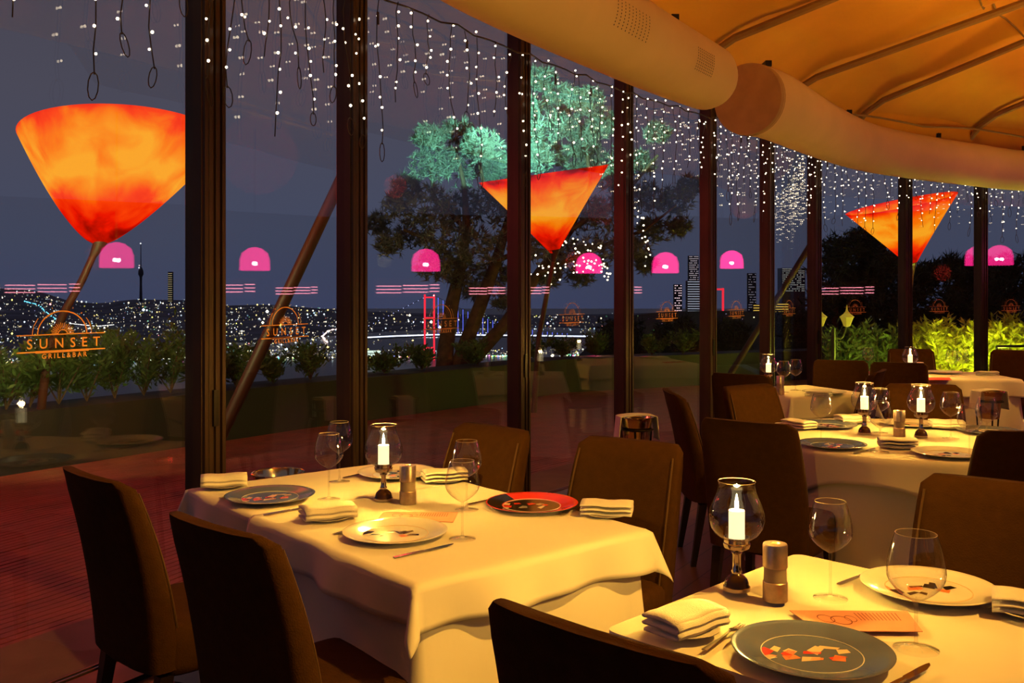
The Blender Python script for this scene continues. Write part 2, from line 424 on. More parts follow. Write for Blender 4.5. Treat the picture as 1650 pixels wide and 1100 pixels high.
# ------------------------------------------------------------------ logos on the panes
def make_logo():
    b = MB()
    def bar(x0, x1, z, th): b.box(((x0+x1)/2, 0, z), (x1-x0, .0006, th))
    def arc(r, a0, a1, th, n=30, z0=.063):
        pts = [Vector((math.cos(a0+(a1-a0)*k/n)*r, 0, z0+math.sin(a0+(a1-a0)*k/n)*r*.86)) for k in range(n+1)]
        for k in range(n):
            d = (pts[k+1]-pts[k]).normalized(); nn = Vector((-d.z, 0, d.x))*th/2
            b.quad(pts[k]-nn, pts[k+1]-nn, pts[k+1]+nn, pts[k]+nn)
    bar(-.183, .183, .063, .004); bar(-.183, .183, .0, .005); bar(-.11, .11, -.001, .009)
    arc(.102, .0, pi, .005); arc(.122, .0, .62, .003, 10); arc(.122, pi-.62, pi, .003, 10)
    for k in range(17):
        a = pi*(k+.5)/17; r0, r1 = (.026, .050) if k % 2 else (.022, .046)
        d = Vector((math.cos(a), 0, math.sin(a)*.86)); nn = Vector((-d.z, 0, d.x))*.0015
        p = Vector((0, 0, .065)); b.quad(p+d*r0-nn, p+d*r1-nn, p+d*r1+nn, p+d*r0+nn)
    for k in (-2, -1, 1, 2):
        a = pi/2+k*.36; d = Vector((math.cos(a), 0, math.sin(a)*.86)); nn = Vector((-d.z, 0, d.x))*.0015
        p = Vector((0, 0, .065)); b.quad(p+d*.116-nn, p+d*.124-nn, p+d*.124+nn, p+d*.116+nn)
    arc(.020, 0, pi, .004, 12)
    for txt, size, z, sp in (('SUNSET', .052, .0125, 1.95), ('GRILL&BAR', .026, -.026, 1.55)):
        cu = bpy.data.curves.new('t', 'FONT'); cu.body = txt; cu.size = size; cu.space_character = sp; cu.align_x = 'CENTER'; cu.resolution_u = 3; cu.offset = .0006
        to = bpy.data.objects.new('t', cu); sc.collection.objects.link(to)
        me = bpy.data.meshes.new_from_object(to.evaluated_get(bpy.context.evaluated_depsgraph_get()))
        k = len(b.v); b.v += [Vector((v.co.x+.008, 0, v.co.y+z)) for v in me.vertices]; b.f += [tuple(k+i for i in p.vertices) for p in me.polygons]
        bpy.data.objects.remove(to); bpy.data.curves.remove(cu); bpy.data.meshes.remove(me)
    return b.build('window_logo', M_decal, smooth=False)
def on_wall(px, inset=0.0):
    q = (px-825)/FPX
    for i in range(len(W)-1):
        a, c = W[i], W[i+1]; d = c-a; den = d.x-q*d.y
        if abs(den) < 1e-6: continue
        t = (q*a.y-a.x)/den
        if 0 <= t <= 1:
            n = Vector((-d.y, d.x, 0)).normalized(); return a+d*t-n*inset, d.normalized(), n, i
logos = [(98, 'leftmost, beside the orange lamp'), (457, 'over the leaning red pole'), (709, 'over the lit bridge'), (920, 'right of the red lamp stem'), (1073, 'left of the tall towers'),
         (1185, 'before the dark hill and red pylon'), (1270, 'before the yellow-lit floors'), (1377, 'above the yellow street lantern'), (1512, 'above the bright green bushes'), (1628, 'at the right edge of the frame')]
for px, where in logos:
    p, d, n, i = on_wall(px, .012)
    place('logo', make_logo, (p.x, p.y, 1.308), math.atan2(d.y, d.x), 'orange arched sun logo with lettering on the glass, ' + where, 'window logo', 'sun logos on the panes')

# ------------------------------------------------------------------ icicle lights inside the glass
bulb_me = None
def bulb(parent, p, s=1.0):
    global bulb_me
    if bulb_me is None:
        b = MB(); b.sph((0, 0, 0), .0066, 6, 4); o = b.build('bulb', M_bulb); bulb_me = o.data; bpy.data.objects.remove(o)
    o = bpy.data.objects.new('bulb', bulb_me); sc.collection.objects.link(o); o.location = p; o.scale = (s, s, s); o.parent = parent
names = ['over the orange lamp, frame edge', 'over the left orange lamp', 'between the two leftmost wide posts', 'over the pine tree top', 'over the red lamp', 'right of the pine tree',
         'left of the duct gap', 'above the street lantern side', 'under the duct bend', 'over the small red lamp', 'at the right end', 'beyond the right end']
for i in range(1, len(W)-1):
    a, c = W[i], W[i+1]; d = (c-a).normalized(); n = Vector((-d.y, d.x, 0)); L = (c-a).length
    root = empty('icicle_light_curtain', (a.x, a.y, 0)); tag(root, 'curtain of warm icicle lights on dark wires, ' + names[i], 'string lights', 'icicle light curtains inside the glass')
    loc = lambda s, z, o=.10: d*s-n*o+Vector((0, 0, z))
    b = MB(); b.tube([loc(L*k/10, 3.215-.03*math.sin(pi*((k/10*4) % 1))) for k in range(11)], .006, 6); b.build('cable', M_wire, root)
    nd = 10 if i < 4 else 10 if i < 8 else 11
    tot = 0
    for k in range(nd):
        s = L*(k+.5+R.uniform(-.25, .25))/nd; ln = R.choice([.42, .58, .72, .85, .95]) * R.uniform(.85, 1.08); pts = []; m = 9
        ph = R.uniform(0, 6)
        for j in range(m+1):
            t = j/m; pts.append(loc(s+.020*math.sin(ph+t*6)+R.uniform(-.009, .009), 3.20-ln*t, .10+.015*math.sin(ph*2+t*4)))
        b = MB(); b.tube(pts, .0028, 5)
        if R.random() < .6:             # the wire ends in a small loop
            q = pts[-1]; wl, hl, sk = R.uniform(.014, .034), R.uniform(.06, .13), R.uniform(-.03, .03); b.tube([q+Vector((0, 0, .01))+d*(wl*math.sin(2*pi*x/10)+sk*(1-math.cos(2*pi*x/10))/2)+Vector((0, 0, -hl*(1-math.cos(2*pi*x/10))/2)) for x in range(11)], .0025, 5)
        if R.random() < .3:             # splice sleeve near the top
            b.tube([pts[1]+Vector((.003, 0, 0)), pts[1]+Vector((.003, 0, -.07))], .008, 6)
        wo = b.build('drop_wire', M_wire, root)
        nb = max(5, int(ln/.095)) if i < 5 else max(6, int(ln/.08))
        for j in range(nb):
            t = (j+.6+R.uniform(-.3, .3))/nb; q = pts[min(m, int(t*m))]
            if tot < 98:
                bulb(wo, q+d*R.uniform(-.022, .022)-n*R.uniform(-.005, .012)+Vector((0, 0, R.uniform(-.02, .02))), R.uniform(.8, 1.15)*(1 if i < 5 else .95)); tot += 1

# ------------------------------------------------------------------ chairs
def make_chair():
    r = empty('dining_chair')
    # backrest: smooth upright slab, curved in profile, wide and slightly tapered
    b = MB(); rows = 15; rings = []
    for k in range(rows+1):
        t = k/rows; z = .36+.60*t
        yb = -.245-.035*t-.075*t**2.2; th = .115-.045*t
        hw = .225+.012*math.sin(pi*t)-.004*t
        e_ = 1.0
        if t > .88:
            q = (t-.88)/.12; hw -= .028*(1-math.sqrt(max(0, 1-q*q))); z = .888+.072*math.sin(q*pi/2); th *= (1-.45*q*q)
        n = 28; ring = []
        for j in range(n):
            an = 2*pi*j/n; ex = 5
            cx, cy = math.cos(an), math.sin(an)
            x = math.copysign(abs(cx)**(2/ex), cx)*hw; y = math.copysign(abs(cy)**(2/ex), cy)*th/2
            y += .018*(1-(x/hw)**2)*(-1)
            ring.append(Vector((x, yb+th/2+y, z)))
        rings.append(ring)
    b.rings(rings); back = b.build('backrest', M_chair, r, edge=70)
    for s in (-1, 1):                   # piping seam down both edges
        b = MB(); pts = []
        for k in range(12):
            t = k/11*.93; z = .38+.58*t; th = .115-.045*t; yb = -.245-.035*t-.075*t**2.2; pts.append(Vector((s*(.225+.012*math.sin(pi*t)-.004*t)*.905, yb+th*.5+th*.5*.885-.003, z)))
        b.tube(pts, .004, 6); b.build('piping', M_pipe, back)
    b = MB(); rings = []
    for z, g in ((.335, -.018), (.345, -.004), (.37, 0), (.43, .002), (.465, 0), (.482, -.010), (.490, -.035), (.493, -.09)):
        ring = []
        for j in range(32):
            an = 2*pi*j/32; cx, cy = math.cos(an), math.sin(an); ex = 6
            ring.append(Vector((math.copysign(abs(cx)**(2/ex), cx)*(.235+g), .015+math.copysign(abs(cy)**(2/ex), cy)*(.235+g), z)))
        rings.append(ring)
    b.rings(rings); b.build('seat', M_chair, r, edge=60)
    for sx_ in (-1, 1):
        for sy_ in (-1, 1):
            b = MB(); t = Vector((sx_*.195, .19 if sy_ > 0 else -.19, .345)); f = Vector((sx_*.205, .20 if sy_ > 0 else -.245, 0))
            b.rings([[t.lerp(f, q)+Vector((x*s, y*s, 0)) for x, y in ((-1, -1), (1, -1), (1, 1), (-1, 1))] for q, s in ((0, .022), (1, .014))])
            b.build('leg', M_wood, r, smooth=False)
    return r
CH_ = [  # back top centre x, y, facing, label
    ((-1.30, 2.93), (.69, .72), 'dark olive dining chair at the left end of the near table, nearest the red deck'),
    ((-.715, 2.30), (.66, .75), 'dark dining chair seen from behind, nearest the hanging cloth corner of the near table'),
    ((-.09, 3.94), (-.72, -.69), 'olive chair facing us behind the near table, left one beside the wide post'),
    ((.45, 3.57), (-.60, -.80), 'olive chair facing us behind the red plate of the near table'),
    ((.148, 1.585), (.68, .73), 'chair back cut by the bottom edge, in front of the folded napkin'),
    ((1.055, 4.16), (.60, .80), 'dark chair with its back to us, left of the round table front'),
    ((.95, 5.42), (1, .0), 'chair seen side-on at the left of the round table'),
    ((1.47, 5.76), (.55, -.83), 'chair facing us behind the round table, left of its tall glass'),
    ((1.63, 6.62), (.6, .8), 'dark chair with its back to us before the small square table'),
    ((2.16, 3.87), (.0, 1.0), 'dark chair back on the right of the round table'),
    ((1.455, 2.78), (-.64, -.77), 'brown chair facing us behind the white plate, at the right frame edge'),
    ((2.57, 5.82), (-.25, -.97), 'wide brown chair facing us between the round table and the wine cooler'),
    ((2.83, 8.02), (.35, .94), 'dark chair with its back to us right of the small square table, below the lantern'),
    ((3.22, 7.75), (.35, .94), 'dark chair with its back to us left of the far long table lamp'),
    ((2.70, 6.90), (-.85, .5), 'small-looking chair turned sideways behind the round table lamp'),
    ((4.12, 9.62), (-.25, -.97), 'far chair behind the long table, in front of the bright bushes'),
    ((5.08, 9.40), (-.45, -.9), 'far chair behind the long table at the right frame edge'),
]
for (x, y), (fx, fy), lab in CH_:
    n = math.hypot(fx, fy); fx /= n; fy /= n
    place('chair', make_chair, (x+fx*.31, y+fy*.31, 0), face(fx, fy), lab, 'chair', 'olive upholstered dining chairs', scale=(1.13, 1, 1) if 'bottom edge' in lab else None)

# ------------------------------------------------------------------ tables and cloths
TH = .75
def under_cloth(name, c, ax, hx, hy, label, round_=False, group='floor-length tablecloths', ins=.012):
    ay = Vector((-ax.y, ax.x, 0)); b = MB(); rings = []; n = 120 if not round_ else 160; rc = .03
    per = []
    if round_:
        for j in range(n): an = 2*pi*j/n; per.append((hx*math.cos(an), hx*math.sin(an), math.cos(an), math.sin(an), an*9))
    else:
        cs = [(hx-rc, hy-rc, 0), (-hx+rc, hy-rc, pi/2), (-hx+rc, -hy+rc, pi), (hx-rc, -hy+rc, 1.5*pi)]
        for q in range(4):
            x0, y0, a0 = cs[q]; x1, y1, _ = cs[(q+1) % 4]
            for k in range(7): an = a0+k/6*pi/2; per.append((x0+rc*math.cos(an), y0+rc*math.sin(an), math.cos(an), math.sin(an), 99))
            L_ = math.hypot(x1-x0, y1-y0); an = a0+pi/2
            for k in range(1, 24):
                t = k/24; per.append((x0+(x1-x0)*t+rc*math.cos(an), y0+(y1-y0)*t+rc*math.sin(an), math.cos(an), math.sin(an), t*L_))
    rr = random.Random(int(abs(c.x*100)+3)); ph = rr.uniform(0, 6)
    for lv in range(11):
        t = lv/10; z = TH-.004-t*(TH-.025); ring = []
        for x, y, nx, ny, s in per:
            if round_: o_ = -ins+t**1.3*(.050+.040*math.sin(s+ph)+.018*math.sin(s*1.7+1))
            elif s == 99: o_ = -ins+t**1.5*.095
            else: o_ = -ins+t**1.5*(.024+.022*math.sin(s*9+ph)+.012*math.sin(s*17+2)+.03*max(0, 1-min(s, abs((2*hx if abs(ny) > .5 else 2*hy)-s))/.15))
            o_ *= 1.0
            ring.append(c+ax*(x+nx*o_)+ay*(y+ny*o_)+Vector((0, 0, z)))
        rings.append(ring)
    b.rings([[c+(p-c)*.96*Vector((1, 1, 1)) for p in rings[0]]] and rings, cap=False)
    top = [Vector(p) for p in rings[0]]; k = len(b.v); b.v += top; b.f.append(tuple(range(k, k+len(top))))
    o = b.build(name, M_cloth, edge=60); tag(o, label, 'tablecloth', group); return o

def over_cloth(c, ax, hx, hy, dx, dy, label, z=TH+.002, round_r=None, ang=0, cfold=True, seed=1, clip=None):
    """a square of linen laid over the top, hanging dx/dy past the edges; clip = (x0, x1) stops it short of an edge"""
    ay = Vector((-ax.y, ax.x, 0)); b = MB(); N = 64; rr = random.Random(seed); ph = rr.uniform(0, 6)
    x0, x1 = clip or (-hx-dx, hx+dx)
    def fn(u, v):
        x = x0+(x1-x0)*u; y = -hy-dy+(2*hy+2*dy)*v
        if round_r:
            rad = math.hypot(x, y); an = math.atan2(y, x)
            if rad <= round_r: px, py, dz = x, y, 0
            else:
                e_ = rad-round_r; g = round_r+.012+e_*(.10+.12*math.sin(an*7+ph)+.05*math.sin(an*13)); dz = -e_*.97
                if e_ < .02: g = round_r+e_*.6; dz = -e_*.7
                px, py = math.cos(an)*g, math.sin(an)*g
        else:
            ex = max(0, abs(x)-hx); ey = max(0, abs(y)-hy); sx_ = math.copysign(1, x); sy_ = math.copysign(1, y)
            px = min(abs(x), hx)*sx_; py = min(abs(y), hy)*sy_; dz = 0
            if ex > 0 and ey > 0:
                rad = math.hypot(ex, ey); th_ = math.atan2(ey, ex)
                o_ = .012+rad*(.10+.30*math.sin(2*th_)**1.5); px += sx_*o_*math.cos(th_); py += sy_*o_*math.sin(th_); dz = -math.sqrt(max(0, rad**2-(o_*.8)**2))
            elif ex > 0 or ey > 0:
                e_ = max(ex, ey); al = y if ex > 0 else x
                o_ = min(e_, .012)+e_*(.10+.13*math.sin(al*11+ph)+.07*math.sin(al*23+2*ph)); dz = -e_*(.98)+min(e_, .012)*.4
                if ex > 0: px += sx_*o_
                else: py += sy_*o_
        ca, sa = math.cos(ang), math.sin(ang); qx, qy = px*ca-py*sa, px*sa+py*ca
        return c+ax*qx+ay*qy+Vector((0, 0, z+dz+.0008*math.sin(x*31)*math.cos(y*27)*(dz == 0)))
    b.sheet(fn, N, N)
    o = b.build('overlay_cloth', M_cloth, edge=80, solid=.0025); tag(o, label, 'tablecloth', 'white overlay cloths'); return o

def table(name, c, ax, hx, hy, label, round_=False):
    r = empty(name, c, math.atan2(ax.y, ax.x)); tag(r, label, 'table', 'cloth-covered dining tables')
    b = MB()
    if round_: b.lathe([(0, TH-.035), (hx-.01, TH-.035), (hx-.01, TH-.010), (0, TH-.010)], 48, cap=False)
    else: b.box((0, 0, TH-.0225), (2*hx-.02, 2*hy-.02, .025))
    b.build('tabletop', M_wood, r, smooth=False)
    for sx_ in (-1, 1):
        for sy_ in (-1, 1):
            k = .6 if round_ else .88
            b = MB(); b.box((sx_*hx*k, sy_*hy*k, (TH-.035)/2+.001), (.05, .05, TH-.037)); b.build('leg', M_wood, r, smooth=False)
    return r

c2 = Vector((-.422, 3.37, 0)); a2 = Vector((.640, -.768, 0))
table('dining_table', c2, a2, .80, .45, 'long near table under white linen, left of the picture centre')
under_cloth('tablecloth', c2, a2, .80, .45, 'floor-length white cloth below the overlay on the near left table')
over_cloth(c2, a2, .80, .45, .13, .12, 'white overlay on the left part of the near table, under the blue plate', z=TH+.002, clip=(-.93, -.05), seed=4)
over_cloth(c2, a2, .805, .455, .135, .125, 'white overlay with a long hanging corner on the right part of the near table', z=TH+.0055, clip=(-.20, .94), seed=9)
c1 = Vector((.852, 2.79, 0)) + Vector((.704, -.71, 0))*.82 + Vector((-.71, -.704, 0))*.45; a1 = Vector((.704, -.71, 0))
table('dining_table', c1, a1, .82, .45, 'front right table under white linen, cut by the frame')
under_cloth('tablecloth', c1, a1, .82, .45, 'floor-length white cloth of the front right table', ins=0)
c3 = Vector((2.10, 5.03, 0)); a3 = Vector((1, 0, 0))
table('round_table', c3, a3, .76, .76, 'round table under white linen with two candle lamps', True)
under_cloth('tablecloth', c3, a3, .76, .76, 'floor-length brown-shaded cloth of the round table', True)
over_cloth(c3, a3, .76, .76, 0, 0, 'square white overlay draped over the round table', round_r=.765, ang=0, seed=3, clip=(-1, 1)) if False else None
def round_overlay():
    ay = None; b = MB(); s = .90; ph = 1.2; A = math.atan2(-.73, .15)+pi/4
    def fn(u, v):
        x = -s+2*s*u; y = -s+2*s*v; rad = math.hypot(x, y); an = math.atan2(y, x)+A; R0 = .765
        if rad <= R0: return c3+Vector((rad*math.cos(an), rad*math.sin(an), TH+.003))
        e_ = rad-R0; g = R0+min(e_, .02)*.5+e_*(.14+.14*math.sin(an*6+ph)+.06*math.sin(an*11)); return c3+Vector((g*math.cos(an), g*math.sin(an), TH+.003-e_*.97+min(e_, .02)*.4))
    b.sheet(fn, 90, 90)
    tag(b.build('overlay_cloth', M_cloth, edge=80, solid=.0025), 'square white overlay draped over the round table', 'tablecloth', 'white overlay cloths')
round_overlay()
c4 = Vector((2.30, 7.45, 0)); a4 = Vector((.93, .37, 0)).normalized()
table('dining_table', c4, a4, .38, .38, 'small square table under white linen behind the round table')
under_cloth('tablecloth', c4, a4, .38, .38, 'floor-length white cloth of the small square table')
over_cloth(c4, a4, .38, .38, .17, .17, 'white overlay with a pointed corner on the small square table', seed=5)
c5 = Vector((3.92, 8.92, 0)); a5 = Vector((.998, -.06, 0)).normalized()
table('dining_table', c5, a5, .74, .42, 'long table at the back right by the bright bushes')
under_cloth('tablecloth', c5, a5, .74, .42, 'floor-length white cloth of the long table at the back right')
over_cloth(c5, a5, .74, .42, .17, .17, 'white overlay on the long table at the back right', seed=6)
T = TH+.0065

# ------------------------------------------------------------------ candle lamps
def make_lamp():
    r = empty('candle_lamp')
    b = MB(); b.lathe([(0, 0), (.031, 0), (.033, .004), (.033, .010), (.032, .011), (.031, .020), (.027, .030), (.020, .037), (.013, .042), (.011, .045), (0, .045)], 32)
    base = b.build('base', M_brown, r, edge=50)
    b = MB(); b.lathe([(.0325, .0), (.0345, .001), (.0345, .010), (.0325, .011)], 32); b.build('base_ring', M_chrome, base)
    b = MB(); b.lathe([(.012, .043), (.014, .049), (.0105, .055), (.0105, .092), (.014, .097), (.010, .101)], 24); b.build('stem', M_chrome, r, edge=50)
    b = MB(); b.lathe([(.009, .098), (.018, .102), (.032, .110), (.0345, .117), (.0345, .122), (.0325, .124), (.0325, .138), (.030, .138), (.030, .120), (0, .118)], 32); b.build('candle_cup', M_chrome, r, edge=35)
    b = MB(); b.lathe([(.030, .130), (.040, .134), (.055, .145), (.066, .162), (.071, .182), (.070, .200), (.064, .220), (.055, .240), (.049, .255), (.0465, .268), (.0470, .279), (.0478, .281)], 40)
    g = b.build('glass_globe', M_globe, r, edge=180)
    b = MB(); pts = [Vector((.0475*math.cos(2*pi*k/32), .0475*math.sin(2*pi*k/32), .281)) for k in range(33)]; b.tube(pts, .0006, 6); b.build('globe_rim', M_rim, g)
    b = MB(); b.lathe([(0, .121), (.0205, .121), (.0205, .203), (.0195, .206), (.010, .203), (0, .202)], 24); cd = b.build('candle', M_wax, r, edge=50)
    b = MB(); b.lathe([(0, .207), (.0038, .210), (.0055, .217), (.0048, .227), (.0029, .238), (.0008, .248), (0, .249)], 12); b.build('flame', M_flame, cd)
    l = lamp('candle_light', 'POINT', (0, 0, .228), 14, WARM, .010, parent=r)
    return r
M_rim = mat('glass_rim_light', (.55, .48, .40), .1, .0, spec=1.0)
lamps = [((1187, 950), 'candle lamp with a glass globe on the front right table, beside the steel mill'), ((618, 806), 'candle lamp with a glass globe at the middle of the near left table'),
         ((1393, 699), 'left candle lamp of the two on the round table'), ((1484, 704), 'right candle lamp of the two on the round table')]
for (px, py), lab in lamps: place('lamp', make_lamp, F(px, py, T), R.uniform(0, 6), lab, 'candle lamp', 'candle lamps')
place('lamp', make_lamp, (2.08, 7.55, T), 1, 'candle lamp on the small square table behind the round one', 'candle lamp', 'candle lamps')
place('lamp', make_lamp, (3.70, 8.55+.1, T), 1, 'candle lamp on the long table at the back, before the bushes', 'candle lamp', 'candle lamps')

# ------------------------------------------------------------------ mills
def make_mill():
    r = empty('pepper_mill')
    b = MB(); b.lathe([(0, 0), (.030, 0), (.0305, .002), (.0305, .046), (.029, .048), (0, .048)], 32); b.build('lower_sleeve', M_steel, r, edge=35)
    b = MB(); b.lathe([(.028, .048), (.0275, .082)], 32); b.build('clear_window', M_acryl, r)
    b = MB(); b.lathe([(0, .082), (.029, .082), (.0305, .084), (.0305, .137), (.029, .141), (.012, .142), (.010, .139), (0, .139)], 32); b.build('grinding_head', M_steel, r, edge=35)
    return r
for p, lab in ((F(1249, 966, T), 'steel mill on the front right table beside the candle lamp'), (F(657, 811, T), 'steel mill on the near left table beside the candle lamp'),
               (F(1449, 703, T), 'steel mill between the two lamps on the round table'), (Vector((3.77, 8.60, T)), 'steel mill on the far long table'), (Vector((2.06, 7.15, T)), 'steel mill on the small square table')):
    place('mill', make_mill, p, 0, lab, 'pepper mill', 'steel mills')

# ------------------------------------------------------------------ wine glasses
def make_glass(bw, bh, fw, h):
    def f():
        r = empty('wine_glass'); st = h-bh
        b = MB(); prof = []
        for k in range(15):
            t = k/14; rr = bw*(math.sin(min(1, t/.42)*pi/2)**.75 if t < .42 else 1-.30*((t-.42)/.58)**1.7)
            prof.append((max(.0035, rr), st+bh*t))
        b.lathe(prof, 36); bo = b.build('bowl', M_wglass, r, edge=180)
        b = MB(); pts = [Vector((prof[-1][0]*math.cos(2*pi*k/32), prof[-1][0]*math.sin(2*pi*k/32), h)) for k in range(33)]; b.tube(pts, .0005, 5); b.build('rim', M_rim, bo)
        b = MB(); b.lathe([(.0045, st+.001), (.0034, st-.02), (.0032, .03), (.0045, .012), (.008, .006)], 12); b.build('stem', M_wglass, r, edge=180)
        b = MB(); b.lathe([(.008, .006), (fw*.6, .003), (fw, .0015), (fw, .0003)], 36); b.build('foot', M_wglass, r, edge=180)
        return r
    return f
gl_tall = make_glass(.054, .130, .042, .245); gl_big = make_glass(.0605, .148, .047, .250)
G = 'wine glasses on the tables'
gs = [('t', F(1338, 964, T), 'tall wine glass at the middle of the front right table'), ('b', F(1476, 1046, T), 'large wine glass on the front right table, right of the blue plate'),
      ('t', F(745, 868, T), 'wine glass right of the white plate on the near left table'), ('t', F(752, 821, T), 'wine glass just behind another, beside the red plate'),
      ('t', F(530, 804, T), 'front wine glass left of the near table lamp'), ('t', F(547, 776, T), 'rear wine glass left of the near table lamp'),
      ('t', F(1323, 709, T), 'wine glass at the left of the round table, behind the dark plate'), ('t', F(1418, 697, T), 'wine glass right behind the left lamp of the round table'),
      ('t', F(1418, 728, T), 'wine glass at the front of the round table beside the napkin'), ('t', F(1532, 706, T), 'wine glass right of the right lamp on the round table'),
      ('t', F(1590, 718, T), 'wine glass at the right of the round table, above the dark chair back'), ('t', F(1562, 735, T), 'frontmost wine glass at the right of the round table'),
      ('t', Vector((2.13, 7.30, T)), 'left wine glass on the small square table'), ('t', Vector((2.27, 7.45, T)), 'right wine glass on the small square table'),
      ('t', Vector((4.10, 8.68, T)), 'left wine glass of the right pair on the far long table'), ('t', Vector((4.26, 8.80, T)), 'right wine glass of the right pair on the far long table'),
      ('t', Vector((3.50, 9.15, T)), 'wine glass at the left end of the far long table')]
for k, p, lab in gs: place('g'+k, gl_big if k == 'b' else gl_tall, p, R.uniform(0, 6), lab, 'wine glass', G)

# ------------------------------------------------------------------ plates
def make_plate(rim, well, polys, half=None):
    def f():
        r = empty('charger_plate')
        b = MB(); b.lathe([(0, .001), (.085, .0), (.095, .002), (.150, .012), (.1655, .0165), (.1665, .018)], 64); b.build('underside', M_porc, r)
        b = MB(); b.lathe([(.1665, .018), (.164, .0190), (.150, .0150), (.118, .0085), (.108, .0055), (.100, .0045)], 64)
        rm = b.build('rim', rim, r, edge=60)
        if half:
            b = MB(); n = 32
            b.rings([[Vector((rr*math.cos(a), rr*math.sin(a), z+.0004)) for a in [half[1]+pi*k/n for k in range(n+1)]] for rr, z in ((.1650, .0187), (.150, .0152), (.118, .0087), (.108, .0057))], False, closed=False)
            b.build('rim_half', half[0], rm)
        b = MB(); b.lathe([(.1005, .0045), (.05, .0040), (.0005, .0040)], 64); b.build('well', well, r)
        b = MB(); pts = [Vector((.104*math.cos(2*pi*k/48), .104*math.sin(2*pi*k/48), .0052)) for k in range(49)]; b.tube(pts, .0012, 5); b.build('well_ring', M_porc if rim is not M_porc else M_cream, r)
        for m, pl in polys:
            b = MB()
            for q in pl:
                k = len(b.v); b.v += [Vector((x, y, .0048)) for x, y in q]; b.f.append(tuple(range(k, k+len(q))))
            b.build('painted_pattern', m, r, smooth=False)
        return r
    return f
def zig(seed, n, sc_=1.3):
    rr = random.Random(seed); out = []; x = -.075
    for k in range(n):
        y = rr.uniform(-.028, .028); wd = rr.uniform(.016, .036); hh = rr.uniform(.012, .026); a = rr.uniform(-.5, .9)
        q = [(-wd/2, -hh/2), (wd/2, -hh/2*rr.uniform(.2, 1)), (wd/2*rr.uniform(.5, 1.3), hh/2), (-wd/2*rr.uniform(.3, 1), hh/2)]
        out.append([((x+p*math.cos(a)-s*math.sin(a))*sc_, (y+p*math.sin(a)+s*math.cos(a))*sc_) for p, s in q]); x += .15/n
    return out
pl_blue = make_plate(M_blue, M_blue, [(M_cream, zig(3, 7)), (M_red, zig(5, 4)), (M_orange, zig(8, 4))])
pl_white = make_plate(M_porc, M_porc, [(M_black, zig(13, 5)), (M_orange, zig(15, 3)), (M_brown, zig(17, 3))])
pl_red = make_plate(M_red, M_black, [(M_cream, zig(23, 3)), (M_red, zig(25, 4)), (M_porc, zig(28, 3))], half=(M_black, math.radians(120)))
PG = 'painted charger plates'
for k, mk, p, rz, lab in (
    ('pb', pl_blue, F(1308, 1056, T), 0, 'large blue plate with coloured shapes at the front of the front right table'),
    ('pw', pl_white, F(1496, 952, T), .2, 'white plate with dark painted shapes on the front right table'),
    ('pb', pl_blue, F(435, 803, T), .5, 'blue plate at the left of the near left table'),
    ('pw', pl_white, F(637, 862, T), -.2, 'white plate at the front of the near left table'),
    ('pw', pl_white, F(640, 765, T), 1.5, 'white plate behind the candle lamp of the near left table'),
    ('pr', pl_red, F(857, 816, T), .1, 'red and black plate on the near left table'),
    ('pb', pl_blue, F(1341, 719, T), 1.1, 'dark blue plate at the front of the round table'),
    ('pb', pl_blue, F(1333, 687, T), 2, 'blue plate at the back left of the round table'),
    ('pw', pl_white, F(1468, 685, T), 2.2, 'white plate behind the mill of the round table'),
    ('pw', pl_white, F(1528, 733, T), .5, 'white plate at the front right of the round table'),
    ('pb', pl_blue, F(1592, 697, T), 1.3, 'blue plate at the right edge of the round table'),
    ('pw', pl_white, Vector((2.42, 7.22, T)), 0, 'white plate on the small square table'),
    ('pw', pl_white, Vector((4.22, 9.08, T)), 1, 'white plate at the back of the far long table')):
    place(k, mk, p, rz, lab, 'plate', PG)

# ------------------------------------------------------------------ napkins on small plates
def make_side():
    b = MB(); b.lathe([(0, .001), (.045, 0), (.050, .002), (.078, .010), (.079, .0115), (.076, .0115), (.052, .0055), (0, .0045)], 40)
    return b.build('side_plate', M_porc, edge=60)
def make_napkin():
    b = MB(); Lh = .088; W_ = .105; path = []; th = .0054
    lay = 5; gap = .0068
    for k in range(lay):
        z = .003+k*gap; e0, e1 = -W_/2+.006, W_/2-.006
        row = []
        for q in range(7):
            t = q/6; x = e0+(e1-e0)*t; row.append((x, z+(.006*k/lay)*math.sin(pi*t)))
        if k % 2: row = row[::-1]
        path += row
        if k < lay-1:
            cx, cz = row[-1]; s = 1 if k % 2 == 0 else -1
            for q in (1, 2, 3): an = -pi/2+q*pi/4; path.append((cx+s*math.cos(an)*.006, z+gap/2+math.sin(an)*gap/2))
    rings = []
    for u in range(9):
        y = -Lh+2*Lh*u/8; dz = .0015*math.sin(u*1.3)
        rings.append([Vector((x*(1+.03*math.sin(u)), y, z+dz)) for x, z in path])
    b.rings(rings, cap=False, closed=False)
    return b.build('folded_napkin', M_nap, solid=th, edge=60)
NG = 'folded linen napkins'; SG = 'small bread plates'
